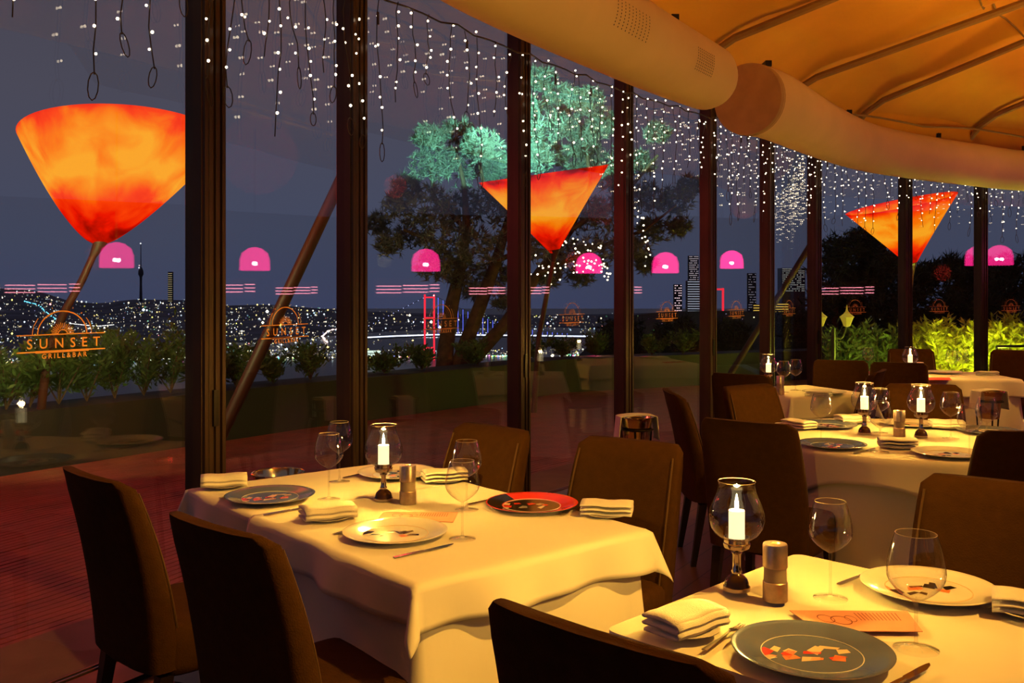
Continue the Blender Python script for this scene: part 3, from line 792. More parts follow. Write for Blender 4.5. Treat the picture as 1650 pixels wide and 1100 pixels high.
for p, rz, where in ((F(1104, 1016, T), face(.9, .75)+0, 'at the left of the front right table'), (F(1665, 990, T), 1.1, 'at the right frame edge on the front right table'),
                   (F(361, 784, T), face(.95, .3), 'at the far left corner of the near left table'), (F(528, 836, T), face(.9, .45), 'between blue and white plates of the near left table'),
                   (F(978, 830, T), face(-1, .2), 'at the right corner of the near left table'), (F(716, 775, T), face(-1, -.3), 'behind the mill of the near left table'),
                   (F(1372, 681, T), face(1, .2), 'left of the left lamp on the round table'), (F(1446, 721, T), face(-1, .25), 'at the front of the round table'),
                   (F(1525, 690, T), face(1, -.2), 'right of the right lamp on the round table'), (F(1287, 690, T), .5, 'at the left rim of the round table')):
    place('side', make_side, p, 0, 'small white plate under napkin ' + where, 'plate', SG)
    place('nap', make_napkin, p+Vector((0, 0, .0115)), rz, 'folded white napkin ' + where, 'napkin', NG, scale=(1, 1, 1.15))
for p, rz, where in ((Vector((2.32, 7.05, T)), .9, 'on the small square table'), (Vector((3.95, 9.15, T)), 1.5, 'behind the red card on the far long table'), (Vector((4.52, 8.85, T)), 1.5, 'at the right end of the far long table')):
    place('nap', make_napkin, p, rz, 'folded white napkin ' + where, 'napkin', NG)

# ------------------------------------------------------------------ cutlery
def make_knife():
    b = MB()
    b.rings([[Vector((x*wd, y, z)) for x, z in ((-1, .001), (1, .001), (1, .0045), (-1, .0045))] for y, wd in ((-.11, .005), (-.10, .0065), (-.02, .0055), (0, .004))])
    b.rings([[Vector((x*wd+o_, y, z)) for x, z in ((-1, .0015), (1, .0015), (1, .0028), (-1, .0028))] for y, wd, o_ in ((0, .004, 0), (.01, .008, 0), (.08, .0085, 0), (.105, .005, -.002), (.115, .001, -.004))])
    return b.build('dinner_knife', M_chrome, bev=.0006)
def make_fork():
    b = MB()
    b.rings([[Vector((x*wd, y, z+x2)) for x, x2 in ((-1, 0), (1, 0), (1, .002), (-1, .002))] for y, wd, z in ((-.10, .006, .001), (-.09, .0065, .001), (-.02, .003, .004), (.02, .0028, .008), (.035, .009, .007), (.05, .0115, .004), (.055, .0115, .003))])
    for k in range(4):
        x0 = -.0095+k*.0063; b.rings([[Vector((x0+x*.0014*s, y, z+x2)) for x, x2 in ((-1, 0), (1, 0), (1, .0018), (-1, .0018))] for y, z, s in ((.054, .003, 1), (.075, .0015, 1), (.095, .004, .5))])
    return b.build('dinner_fork', M_chrome)
def cut(kind, a, c, lab, f=False):
    a = F(*a, T); c = F(*c, T); d = c-a; m = (a+c)/2
    place(kind, make_fork if kind == 'fork' else make_knife, m, face(d.x, d.y), lab, 'fork' if kind == 'fork' else 'knife', 'table ' + ('forks' if kind == 'fork' else 'knives'))
cut('fork', (1120, 1057), (1213, 1000), 'fork left of the large blue plate on the front right table')
cut('knife', (1425, 1112), (1487, 1078), 'knife right of the large blue plate, cut by the bottom edge')
cut('knife', (1345, 945), (1422, 915), 'knife behind the tall glass on the front right table')
cut('fork', (1660, 955), (1590, 990), 'fork right of the white plate on the front right table')
cut('knife', (415, 833), (518, 812), 'knife in front of the blue plate on the near left table')
cut('knife', (628, 901), (736, 876), 'knife in front of the white plate on the near left table')
cut('fork', (527, 864), (622, 840), 'fork left of the front white plate on the near left table')
cut('fork', (345, 805), (425, 785), 'fork left of the blue plate on the near left table')
cut('fork', (960, 812), (885, 836), 'fork right of the red plate on the near left table')
cut('knife', (762, 812), (815, 800), 'knife left of the red plate on the near left table')
cut('knife', (565, 768), (600, 760), 'knife left of the rear white plate on the near left table')
cut('knife', (1375, 731), (1412, 722), 'knife right of the dark plate on the round table')
cut('fork', (1478, 728), (1500, 738), 'fork right of the front napkin on the round table')

# ------------------------------------------------------------------ menu cards
def card(name, pts, m, label, print_=True):
    q = [F(x, y, T+.0015) for x, y in pts]; r = Vector((sum(p.x for p in q)/4, sum(p.y for p in q)/4, T))
    b = MB(); lo = [p-r for p in q]; b.rings([[Vector((p.x, p.y, .0004)) for p in lo], [Vector((p.x, p.y, .0018)) for p in lo]]); o = b.build('menu_card', m, smooth=False, loc=r)
    tag(o, label, 'menu card', 'menu cards')
    if print_:
        def uv(u, v): a = lo[0].lerp(lo[1], u); c = lo[3].lerp(lo[2], u); p = a.lerp(c, v); return Vector((p.x, p.y, .0021))
        b = MB()
        for k in range(12):             # lines of small print on one half
            u = .52+k*.032; b.quad(uv(u, .12), uv(u+.008, .12), uv(u+.008, .5), uv(u, .5))
        b.build('printed_lines', M_ink, o, smooth=False)
        b = MB()
        for cx, cy, rx, ry in ((.22, .42, .07, .20), (.34, .50, .09, .22), (.44, .42, .05, .16)):
            for k in range(20):
                a0, a1 = 2*pi*k/20, 2*pi*(k+1)/20
                b.quad(uv(cx+rx*math.cos(a0), cy+ry*math.sin(a0)), uv(cx+rx*math.cos(a1), cy+ry*math.sin(a1)), uv(cx+rx*.9*math.cos(a1), cy+ry*.85*math.sin(a1)), uv(cx+rx*.9*math.cos(a0), cy+ry*.85*math.sin(a0)))
        b.build('printed_drawing', M_ink, o, smooth=False)
card('menu', [(1272, 983), (1462, 984), (1487, 1017), (1320, 1016)], M_pink, 'pink menu card with a line drawing on the front right table')
card('menu', [(618, 824), (738, 825), (730, 841), (608, 836)], M_pink, 'pink menu card right of the mill on the near left table')
card('menu', [(1482, 608), (1530, 608), (1534, 612), (1486, 612)], M_menured, 'red card beside the mill on the far long table', False)
card('menu', [(1384, 598), (1408, 598), (1412, 602), (1386, 602)], M_menured, 'red card at the left end of the far long table', False)

# ------------------------------------------------------------------ wine coolers on stands
def make_bucket():
    r = empty('wine_cooler')
    b = MB(); b.lathe([(.0, .52), (.072, .52), (.075, .525), (.098, .70), (.112, .735), (.114, .738), (.110, .738), (.095, .70), (.072, .53), (0, .528)], 40); bk = b.build('bucket', M_bucket, r, edge=60)
    b = MB(); pts = [Vector((.113*math.cos(2*pi*k/32), .113*math.sin(2*pi*k/32), .738)) for k in range(33)]; b.tube(pts, .004, 6); b.build('rolled_rim', M_bucket, bk)
    b = MB(); pts = [Vector((.105*math.cos(2*pi*k/32), .105*math.sin(2*pi*k/32), .66)) for k in range(33)]; b.tube(pts, .006, 6); st = b.build('stand_ring', M_track, r)
    for k in range(3):
        a = 2*pi*k/3; b = MB(); b.tube([(.105*math.cos(a), .105*math.sin(a), .66), (.075*math.cos(a), .075*math.sin(a), .3), (.15*math.cos(a), .15*math.sin(a), .004)], .007, 6); b.build('leg', M_track, r)
    return r
def make_drape():
    b = MB()
    def fn(u, v):                       # a napkin folded in a band, bent over the rim on both sides
        s = -.27+.54*u; y = -.055+.11*v
        if abs(s) < .118: x, z = s, .747+.010*math.cos(s/.118*pi/2)
        else: x = math.copysign(.121+(abs(s)-.118)*.10, s); z = .747-(abs(s)-.118)
        return (x, y*(1+.15*(abs(s) > .118)), z)
    b.sheet(fn, 40, 6); return b.build('draped_napkin', M_nap, solid=.006, edge=60)
for p, lab, dr in ((Vector((-1.03, 4.10, 0)), 'polished wine cooler rim behind the far edge of the near left table', None),
                   (Vector((.80, 5.98, 0)), 'wine cooler on a stand by the post, draped with a napkin', 'white napkin draped over the wine cooler by the post'),
                   (Vector((3.87, 7.55, 0)), 'wine cooler on a stand in front of the far long table', 'white napkin draped over the wine cooler before the far table')):
    place('bucket', make_bucket, p, .3, lab, 'wine cooler', 'wine coolers on stands')
    if dr: place('drape', make_drape, p, .15, dr, 'napkin', 'napkins over the wine coolers')

# ------------------------------------------------------------------ pendants and bar shelf behind us, mirrored in the panes
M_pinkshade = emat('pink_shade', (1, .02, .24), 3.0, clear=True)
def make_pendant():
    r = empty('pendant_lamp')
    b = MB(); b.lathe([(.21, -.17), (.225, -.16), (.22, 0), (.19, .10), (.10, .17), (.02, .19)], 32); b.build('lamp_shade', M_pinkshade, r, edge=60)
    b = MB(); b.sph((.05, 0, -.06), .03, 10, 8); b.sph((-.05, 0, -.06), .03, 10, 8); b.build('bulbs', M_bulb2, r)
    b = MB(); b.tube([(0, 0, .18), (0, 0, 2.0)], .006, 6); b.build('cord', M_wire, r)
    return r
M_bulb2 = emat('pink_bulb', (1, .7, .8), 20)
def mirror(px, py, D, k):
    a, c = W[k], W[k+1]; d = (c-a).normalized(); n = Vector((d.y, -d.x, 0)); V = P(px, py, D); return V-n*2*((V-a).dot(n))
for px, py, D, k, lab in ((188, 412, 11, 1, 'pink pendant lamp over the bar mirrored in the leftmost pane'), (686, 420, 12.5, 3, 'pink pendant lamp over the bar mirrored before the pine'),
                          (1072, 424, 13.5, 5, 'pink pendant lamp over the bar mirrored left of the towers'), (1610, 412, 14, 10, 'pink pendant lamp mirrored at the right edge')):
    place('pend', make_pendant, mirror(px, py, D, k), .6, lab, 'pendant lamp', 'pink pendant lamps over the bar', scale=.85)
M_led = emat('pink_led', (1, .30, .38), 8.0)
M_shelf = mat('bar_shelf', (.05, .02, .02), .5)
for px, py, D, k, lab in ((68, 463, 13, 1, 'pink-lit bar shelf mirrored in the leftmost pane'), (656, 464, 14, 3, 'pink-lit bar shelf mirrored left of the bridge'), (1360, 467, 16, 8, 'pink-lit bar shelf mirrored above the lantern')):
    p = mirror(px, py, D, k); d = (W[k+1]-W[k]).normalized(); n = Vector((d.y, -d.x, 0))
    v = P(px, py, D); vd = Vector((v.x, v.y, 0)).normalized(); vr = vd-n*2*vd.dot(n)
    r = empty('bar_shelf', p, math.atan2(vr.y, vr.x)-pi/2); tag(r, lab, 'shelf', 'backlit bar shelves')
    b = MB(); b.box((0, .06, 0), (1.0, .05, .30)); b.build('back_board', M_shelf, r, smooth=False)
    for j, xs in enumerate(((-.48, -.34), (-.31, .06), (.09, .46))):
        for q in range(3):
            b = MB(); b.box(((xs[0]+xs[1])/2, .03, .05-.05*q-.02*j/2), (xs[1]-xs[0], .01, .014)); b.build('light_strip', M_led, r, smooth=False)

# ------------------------------------------------------------------ terrace outside: funnel lamps
def funmat():
    m = bpy.data.materials.new('glowing_funnel_fabric'); m.use_nodes = True; n = m.node_tree; n.nodes.clear()
    o = n.nodes.new('ShaderNodeOutputMaterial'); em = n.nodes.new('ShaderNodeEmission'); t = n.nodes.new('ShaderNodeTexCoord')
    z = n.nodes.new('ShaderNodeTexNoise'); z.inputs['Scale'].default_value = 3.0; z.inputs['Detail'].default_value = 4; z.inputs['Distortion'].default_value = .6
    n.links.new(t.outputs['Object'], z.inputs['Vector'])
    sx_ = n.nodes.new('ShaderNodeSeparateXYZ'); n.links.new(t.outputs['Object'], sx_.inputs[0])
    # inner glow painted as emission, no bulb: yellow half way up, red at both ends
    mr = n.nodes.new('ShaderNodeMapRange'); mr.inputs[1].default_value = 0; mr.inputs[2].default_value = .98; n.links.new(sx_.outputs['Z'], mr.inputs[0])
    cr = n.nodes.new('ShaderNodeValToRGB'); e = cr.color_ramp.elements; e[0].position = 0.0; e[0].color = (.05, .05, .05, 1); e[1].position = 1; e[1].color = (.12, .12, .12, 1)
    k = e.new(.26); k.color = (.25, .25, .25, 1); k = e.new(.50); k.color = (.86, .86, .86, 1); k = e.new(.78); k.color = (.70, .70, .70, 1); k = e.new(.92); k.color = (.46, .46, .46, 1)
    n.links.new(mr.outputs[0], cr.inputs[0])
    mm = n.nodes.new('ShaderNodeMath'); mm.operation = 'MULTIPLY_ADD'; n.links.new(z.outputs[0], mm.inputs[0]); mm.inputs[1].default_value = 1.1; 
    sb = n.nodes.new('ShaderNodeMath'); sb.operation = 'SUBTRACT'; n.links.new(cr.outputs[0], sb.inputs[0]); sb.inputs[1].default_value = .50
    n.links.new(sb.outputs[0], mm.inputs[2])
    c2_ = n.nodes.new('ShaderNodeValToRGB'); e = c2_.color_ramp.elements; e[0].position = 0.02; e[0].color = (.22, .002, .0, 1); e[1].position = .95; e[1].color = (1, .38, .015, 1)
    k = e.new(.22); k.color = (.85, .008, .0, 1); k = e.new(.45); k.color = (1, .055, .002, 1); k = e.new(.66); k.color = (1, .20, .002, 1)
    n.links.new(mm.outputs[0], c2_.inputs[0]); n.links.new(c2_.outputs[0], em.inputs[0]); em.inputs[1].default_value = 1.2; n.links.new(em.outputs[0], o.inputs[0])
    return m
M_fun = funmat()
def funnel(apex, tilt, Rr, H, stem, label, curve=.62, lean=0):
    r = empty('funnel_lamp', (stem[-1].x, stem[-1].y, stem[-1].z)); tag(r, label, 'garden lamp', 'glowing funnel lamps on the terrace')
    base = Vector(r.location)
    prof = []
    for k in range(25):
        t = k/24; prof.append((.045+(Rr-.045)*(t**(.76) if curve is None else (t*curve+(1-curve)*t**1.35)), H*t))
    b = MB(); b.lathe(prof+[(prof[-1][0]-.012, H), (prof[-2][0]-.02, H-.04)], 64)
    b.v = [v+Vector((lean*v.z, 0, 0)) for v in b.v]
    o = b.build('shade', M_fun, r, edge=70); o.location = apex-base; o.rotation_euler = tilt
    m = o.rotation_euler.to_matrix()
    b = MB(); b.tube([p-base for p in (apex+m @ Vector((0, 0, .05)), apex, stem[0])], [.082, .052, .030], 20); b.build('collar', M_collar, r)
    b = MB(); b.tube([p-base for p in stem], [.029+.012*k/len(stem) for k in range(len(stem))], 12); b.build('stem', M_stem, r)
    l = lamp('red_glow', 'POINT', apex-base+Vector((0, 0, -.12))+Vector((.25, -.5, 0)), 6, (1, .05, .03), .12, parent=r)
    return r
A1 = P(160, 393, 8.0)
funnel(A1, (math.radians(-9), math.radians(-4), 0), .835, .93, [P(150, 412, 8.02), P(133, 450, 8.05), P(105, 500, 8.1), P(78, 560, 8.15), Vector((P(55, 640, 8.2).x, 8.2, 0))], 'big orange funnel lamp at the left on a bent stem', None, .23)
A2 = P(893, 408, 11.9)
funnel(A2, (math.radians(7), math.radians(-8), 0), .83, 1.02, [P(891, 422, 11.9), P(880, 480, 11.95), P(868, 545, 12), Vector((P(860, 600, 12).x, 12, 0))], 'red funnel lamp before the pine tree', .9)
A3 = P(1470, 428, 14.2)
funnel(A3, (math.radians(5.5), math.radians(-13), 0), .80, .97, [P(1469, 443, 14.2), P(1462, 520, 14.3), Vector((P(1458, 560, 14.3).x, 14.3, 0))], 'small orange funnel lamp at the right behind the posts', .85)
for a, c, yy, lab in (((412, 582), (562, 262), 8.6, 'leaning dark red pole left of the second post'), ((1228, 520), (1312, 385), 14.5, 'leaning red pole behind the string lights, before the towers')):
    b = MB(); p0 = P(*a, yy); p1 = P(*c, yy); g = p0+(p0-p1)*((p0.z-.0)/(p1.z-p0.z)); g.z = .0
    b.tube([g, p0, p0.lerp(p1, .5), p1], [.062, .060, .058, .055] if yy < 10 else .05, 14)
    tag(b.build('leaning_pole', M_stem), lab, 'pole', 'leaning red poles outside')
lamp('pole_glow', 'POINT', P(640, 300, 8.0), 7, (1, .05, .03), .1)
for q, e_ in ((P(-150, 560, 6.2), 115), (P(420, 560, 7.2), 13), (P(980, 560, 10.4), 10)):
    lamp('deck_glow', 'POINT', (q.x, q.y, 2.6), e_, (1, .045, .03), .3)

# ------------------------------------------------------------------ planters, shrubs
def leafmesh(b, c, rx, ry, rz, n, ln, wd, up=.3, rr=R):
    for _ in range(n):
        while True:
            p = Vector((rr.uniform(-1, 1), rr.uniform(-1, 1), rr.uniform(-1, 1)))
            if p.length < 1: break
        p = Vector((p.x*rx, p.y*ry, p.z*rz))+Vector(c)
        d = Vector((rr.gauss(0, 1), rr.gauss(0, 1), rr.gauss(0, .7)+up)).normalized()*ln*rr.uniform(.6, 1.3)
        s = d.cross(Vector((rr.gauss(0, 1), rr.gauss(0, 1), rr.gauss(0, 1)))).normalized()*wd*rr.uniform(.6, 1.2)
        k = len(b.v); b.v += [p, p+d*.5+s, p+d, p+d*.5-s]; b.f.append((k, k+1, k+2, k+3))
def shrub(c, h, wd, n, m, label, ln=.09, lw=.013, stems=7, group='shrubs in the planters', name='shrub'):
    r = empty(name, c); tag(r, label, 'shrub', group)
    b = MB(); bs = MB()
    for k in range(stems):
        a = R.uniform(0, 2*pi); lean = R.uniform(.05, .5)*wd; top = Vector((math.cos(a)*lean, math.sin(a)*lean, h*R.uniform(.6, 1.05)))
        bs.tube([(0, 0, 0), top*.5+Vector((0, 0, .05)), top], [.008, .006, .003], 5)
        for q in range(n//stems):
            t = R.uniform(.15, 1)**.8; p = top*t; d = Vector((math.cos(R.uniform(0, 6.28)), math.sin(R.uniform(0, 6.28)), R.uniform(.2, 1.2))).normalized()*ln*R.uniform(.6, 1.3)
            s = d.cross(Vector((R.gauss(0, 1), R.gauss(0, 1), R.gauss(0, 1)))).normalized()*lw*R.uniform(.7, 1.3); p = p+Vector((R.gauss(0, .035), R.gauss(0, .035), R.gauss(0, .03)))
            k0 = len(b.v); b.v += [p, p+d*.5+s, p+d, p+d*.5-s]; b.f.append((k0, k0+1, k0+2, k0+3))
    bs.build('stems', M_bark, r); b.build('foliage', m, r, smooth=False)
    return r
pl_pts = []
pl = strip('planter_wall', M_planter, 4.25, 4.85, 0, .52, WE, kind=False); tag(pl, 'long dark planter wall along the outer edge of the deck', 'planter')
wheres = ['at the left frame edge', 'left of the bent lamp stem', 'beside the bent lamp stem', 'right of the bent lamp stem', 'middle of the leftmost pane', 'left of the first wide post', 'hidden partly by the first wide post',
          'under the leaning pole', 'right of the leaning pole', 'left of the second post', 'under the bridge', 'at the pine trunks', 'right of the pine trunks', 'left of the third post', 'under the red lamp', 'right of the red lamp', 'behind the fourth post',
          'left of the side-on chair', 'behind the side-on chair']
xs = [10, 48, 95, 140, 185, 232, 275, 330, 380, 440, 500, 620, 680, 770, 850, 905, 960, 1050, 1100]
def planter_pt(px, dd=4.55):
    q = (px-825)/FPX
    for i in range(len(WE)-1):
        a, c = off(i, dd, WE), off(i+1, dd, WE); d = c-a; den = d.x-q*d.y
        t = (q*a.y-a.x)/den if abs(den) > 1e-6 else -1
        if 0 <= t <= 1: return a+d*t
    return None
for px, wh in zip(xs, wheres):
    p = planter_pt(px)
    if p is None: continue
    hh = R.uniform(.48, .70) if px < 300 else R.uniform(.25, .40)
    shrub(Vector((p.x, p.y, .525)), hh, .75, 800, M_leaf, 'leafy green shrub in the planter, ' + wh)
for k, (px, yy) in enumerate(((60, 7.2), (190, 7.4))):
    q = P(px, 560, yy-.1)+Vector((0, -.5, .35)); lamp('hedge_light', 'SPOT', q, 60, (.85, 1, .35), .05, target=q+Vector((-.3, 1, .12)), spot=2.4, blend=.3)
# bright bushes at the right, lit by a garden spot
bx = [(1486, 15.5), (1500, 14.9), (1524, 14.4), (1546, 14.8), (1566, 14.3), (1590, 14.9), (1612, 14.4), (1634, 14.8), (1656, 14.4)]
bw_ = ['left end of the row', 'second from its left end', 'left of the row middle', 'in the row middle', 'beside the far post', 'just right of the far post', 'behind the black rail corner', 'behind the black rail', 'at the frame edge']
for (px, yy), wh in zip(bx, bw_):
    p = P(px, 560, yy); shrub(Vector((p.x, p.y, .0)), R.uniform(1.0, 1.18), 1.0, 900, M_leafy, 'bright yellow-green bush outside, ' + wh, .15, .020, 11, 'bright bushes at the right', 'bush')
for q in (1500, 1560, 1620):
    pp = P(q, 600, 13.4); lamp('bush_spot', 'POINT', (pp.x, pp.y, .5), 85, (.88, 1, .08), .05)
for k, px in enumerate((1345, 1368, 1392, 1415, 1438)):
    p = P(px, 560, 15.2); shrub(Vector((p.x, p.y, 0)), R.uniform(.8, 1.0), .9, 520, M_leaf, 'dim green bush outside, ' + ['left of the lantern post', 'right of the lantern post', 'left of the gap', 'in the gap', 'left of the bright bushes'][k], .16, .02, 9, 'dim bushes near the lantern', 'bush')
lamp('dim_bush_light', 'POINT', P(1400, 600, 14.3), 12, (.8, 1, .3), .05)
# black rail at the right
r = empty('garden_rail', P(1606, 600, 13.2)*1.0); r.location.z = 0; tag(r, 'thin black garden rail before the bushes at the right edge', 'railing')
b = MB(); z = P(1606, 558, 13.2).z; b.tube([(0, 0, z), (3.2, .5, z)], .018, 8); b.build('handrail', M_track, r)
for x in (0, 1.1, 2.2): 
    b = MB(); b.tube([(x, x*.156, 0), (x, x*.156, z)], .018, 8); b.build('post', M_track, r)
# terrace ground beyond the deck
b = MB(); 
ringo = [off(i, 4.6, WE) for i in range(len(WE))]; 
ringf = [off(i, 9.5, WE) for i in range(len(WE))]
b.rings([[p+Vector((0, 0, -.06)) for p in ringo], [p+Vector((0, 0, -.06)) for p in ringf], [p*1.1+Vector((0, 0, -6)) for p in ringf]], cap=False, closed=False)
struct(b.build('ground', M_near))

# ------------------------------------------------------------------ street lanterns
M_lan = mat('lantern_glass', (.45, .38, .06), .4, emit=(.75, .58, .04), es=.38)
M_post = mat('lantern_iron', (.10, .13, .03), .5)
def make_lantern():
    r = empty('street_lantern')
    b = MB(); b.tube([(0, 0, -3), (0, 0, .30)], [.035, .028], 10); b.build('post', M_post, r)
    for s in (-1, 1):
        b = MB(); b.tube([(0, 0, .18)]+[(s*(.04+.16*t), 0, .18-.10*math.sin(t*pi)+.15*t) for t in (.2, .4, .6, .8, 1)], .012, 6)
        b.tube([(s*(.10+.05*math.cos(a)), 0, .06+.05*math.sin(a)) for a in [k*.7 for k in range(8)]], .007, 5); b.build('scroll_arm', M_post, r)
        b = MB(); b.lathe([(.015, .32), (.05, .335), (.075, .40), (.105, .465), (.10, .465)], 6, c=(s*.20, 0, 0)); ln = b.build('lantern', M_lan, r, smooth=False)
        b = MB(); b.lathe([(.115, .465), (.05, .515), (.022, .55), (.010, .59), (.004, .64)], 6, c=(s*.20, 0, 0)); b.build('roof_cap', M_lan, ln, smooth=False)
    return r
p = P(1343, 562, 13.6)
place('lan', make_lantern, p, 0.05, 'ornate double street lantern glowing dim yellow outside', 'street lamp')

# ------------------------------------------------------------------ trees
def needles(b, c, rad, tufts, per, ln, wd, rr=R, flat=.8):
    for _ in range(tufts):
        while True:
            p = Vector((rr.uniform(-1, 1), rr.uniform(-1, 1), rr.uniform(-1, 1)))
            if .25 < p.length < 1: break
        p = Vector((p.x*rad, p.y*rad*.8, p.z*rad*flat))+c
        ax = Vector((rr.gauss(0, .8), rr.gauss(0, .8), rr.gauss(.4, .7))).normalized()
        for q in range(per):
            d = (ax+Vector((rr.gauss(0, .55), rr.gauss(0, .55), rr.gauss(0, .55)))).normalized()*ln*rr.uniform(.6, 1.2)
            s = d.cross(Vector((rr.gauss(0, 1), rr.gauss(0, 1), rr.gauss(0, 1)))).normalized()*wd
            k = len(b.v); b.v += [p-s, p+s, p+d]; b.f.append((k, k+1, k+2))
TY = 14.5
blobs = [(690, 222, 26), (738, 215, 30), (775, 235, 34), (700, 262, 40), (755, 262, 40), (800, 268, 34), (655, 300, 24), (640, 330, 26), (608, 362, 22), (628, 395, 24), (690, 330, 42), (745, 335, 48), (800, 330, 44), (668, 375, 34),
         (720, 390, 46), (775, 395, 44), (700, 430, 30), (745, 440, 32), (800, 440, 32), (768, 470, 20), (812, 485, 18), (870, 128, 26), (905, 160, 34), (850, 175, 26), (945, 165, 30), (880, 210, 40), (935, 215, 40), (975, 200, 26),
         (860, 255, 34), (910, 262, 40), (960, 258, 36), (990, 290, 30), (1060, 215, 22), (1030, 265, 26), (870, 330, 40), (930, 340, 46), (985, 345, 40), (860, 400, 32), (915, 410, 36), (965, 405, 36), (885, 445, 22), (935, 445, 22),
         (1045, 320, 34), (1088, 325, 30), (1110, 300, 22), (1050, 372, 30), (1020, 400, 26), (1095, 365, 20), (1040, 425, 18)]
root = empty('pine_tree', (P(735, 600, TY).x, TY, 0)); tag(root, 'big pine with several trunks, teal-lit crown and dark lower branches', 'tree'); bo = Vector(root.location)
b = MB()
for px, py, rad in blobs:
    yy = TY+R.uniform(-.7, .9); c = P(px, py, yy)-bo; rm = rad/FPX*yy
    needles(b, c, rm, int(50+rad*2.4), 10, .13, .010)
b.build('crown', M_needle, root, smooth=False)
limbs = [[(712, 640), (718, 560), (728, 490), (742, 430), (752, 370), (748, 300), (735, 240)], [(722, 640), (748, 560), (778, 480), (800, 420), (820, 350), (840, 260), (875, 170)], [(730, 640), (765, 575), (815, 520), (868, 440), (920, 370), (950, 280), (940, 200)],
         [(742, 430), (700, 390), (650, 370)], [(752, 370), (700, 320), (690, 250)], [(820, 350), (780, 300), (770, 250)], [(868, 440), (960, 400), (1040, 370), (1090, 330)], [(920, 370), (1000, 320), (1060, 250)], [(800, 420), (850, 400), (910, 410)]]
rads = [[.15, .13, .11, .09, .07, .04, .02], [.14, .12, .105, .09, .06, .04, .02], [.13, .12, .10, .08, .06, .04, .02]]
for k, l_ in enumerate(limbs):
    b = MB(); pts = [P(x, y, TY+(.2*k if k < 3 else .1)*(.3+.1*j))-bo for j, (x, y) in enumerate(l_)]
    if k < 3: pts = [Vector((pts[0].x, pts[0].y, 0))]+pts
    rr_ = ([rads[k][0]*1.15]+rads[k]) if k < 3 else [.045-.01*j for j in range(len(pts))]
    b.tube(pts, rr_, 9); b.build('trunk' if k < 3 else 'branch', M_bark, root)
# the tree is floodlit in teal by two spots in front of it; no fixture modelled
q = P(820, 300, 10.6); q.z = 3.22
for tx, e_ in ((725, 2600), (925, 3200)): a_ = P(tx, 300, 14.5); lamp('teal_floodlight', 'SPOT', q, e_, (.26, 1, .80), .04, target=Vector((a_.x, a_.y, 3.22+(a_.y-q.y)*math.tan(math.radians(29)))), spot=math.radians(58), blend=.06)
lamp('warm_tree_light', 'POINT', P(620, 420, TY-1.6), 9, (1, .8, .3), .1)
# fairy lights in the lower branches
root = empty('fairy_light_string', P(930, 430, TY-.8)); tag(root, 'warm fairy lights hung in the lower pine branches right of the red lamp', 'string lights'); bo = Vector(root.location)
cnt = 0; prev = None; cab = []
for a, c, nn in (((855, 437), (985, 425), 30), ((900, 388), (972, 400), 16), ((930, 410), (988, 445), 20), ((1022, 300), (1046, 425), 22), ((860, 415), (900, 455), 8)):
    seg = []
    for k in range(nn):
        t = k/max(1, nn-1); x = a[0]+(c[0]-a[0])*t+R.uniform(-7, 7); y = a[1]+(c[1]-a[1])*t+R.uniform(-9, 9); q = P(x, y, TY-.85+R.uniform(-.1, .1))-bo
        seg.append(q); bulb(root, q, R.uniform(1.3, 2.2)); cnt += 1
    b = MB(); b.tube(seg, .004, 4); b.build('wire', M_wire, root)
# dark trees behind on the right, each its own
def dark_tree(px, py, yy, w_, h_, n, label):
    r = empty('dark_tree', (P(px, py, yy).x, yy, P(px, 600, yy).z-2)); tag(r, label, 'tree', 'dark trees behind the terrace'); bo = Vector(r.location)
    b = MB()
    for _ in range(n):
        x = R.gauss(0, .40); y_ = R.uniform(-1, 1); x *= (1.1-.45*y_)
        q = P(px+x*w_/2, py-y_*h_/2, yy+R.uniform(-.8, .8))-bo; needles(b, q, .34*yy/20, 34, 7, .20*yy/20, .016*yy/20)
    b.build('crown', M_needle_d, r, smooth=False)
    b = MB(); b.tube([(0, 0, 0), P(px, py, yy)-bo], [.18, .06], 8); b.build('trunk', M_bark, r)
for a in ((1345, 460, 20, 60, 130, 26, 'dark bushy tree left of the yellow lantern'), (1385, 455, 21, 80, 150, 34, 'tall dark tree behind the yellow lantern'), (1425, 470, 20, 70, 140, 28, 'dark tree left of the small funnel lamp post'),
          (1482, 500, 22, 60, 120, 24, 'dark tree under the small funnel lamp'), (1530, 480, 21, 80, 110, 30, 'dark wide tree above the bright bushes'), (1575, 475, 22, 60, 100, 22, 'dark tree behind the far right post'), (1625, 490, 20, 80, 130, 28, 'dark tree at the right frame edge'),
          (1010, 560, 24, 90, 60, 20, 'low dark tree below the towers, left'), (1090, 560, 25, 110, 60, 24, 'low dark tree below the towers, middle'), (1180, 560, 24, 90, 70, 22, 'low dark tree below the red pylon'), (1275, 550, 24, 90, 70, 22, 'low dark tree below the yellow-lit floors')):
    dark_tree(*a)

# ------------------------------------------------------------------ sea, hills and city
M_sea = mat('night_sea', (.030, .036, .060), .30, noise_s=.004, amt=.3, spec=.6)
b = MB(); b.quad(Vector((-4000, 12, -60)), Vector((4000, 12, -60)), Vector((4000, 4200, -60)), Vector((-4000, 4200, -60))); struct(b.build('sea', M_sea, smooth=False))
def lerp_list(L, x):
    for (x0, y0), (x1, y1) in zip(L, L[1:]):
        if x0 <= x <= x1: return y0+(y1-y0)*(x-x0)/(x1-x0)
    return L[0][1] if x < L[0][0] else L[-1][1]
sky_l = [(-900, 455), (0, 464), (60, 468), (110, 484), (160, 489), (210, 482), (300, 483), (360, 492), (430, 490), (560, 500), (640, 503), (740, 506), (900, 507), (1000, 505), (1150, 500), (1400, 500), (2600, 498)]
shore = [(-900, 592), (0, 590), (200, 586), (400, 580), (700, 578), (900, 576), (2600, 576)]
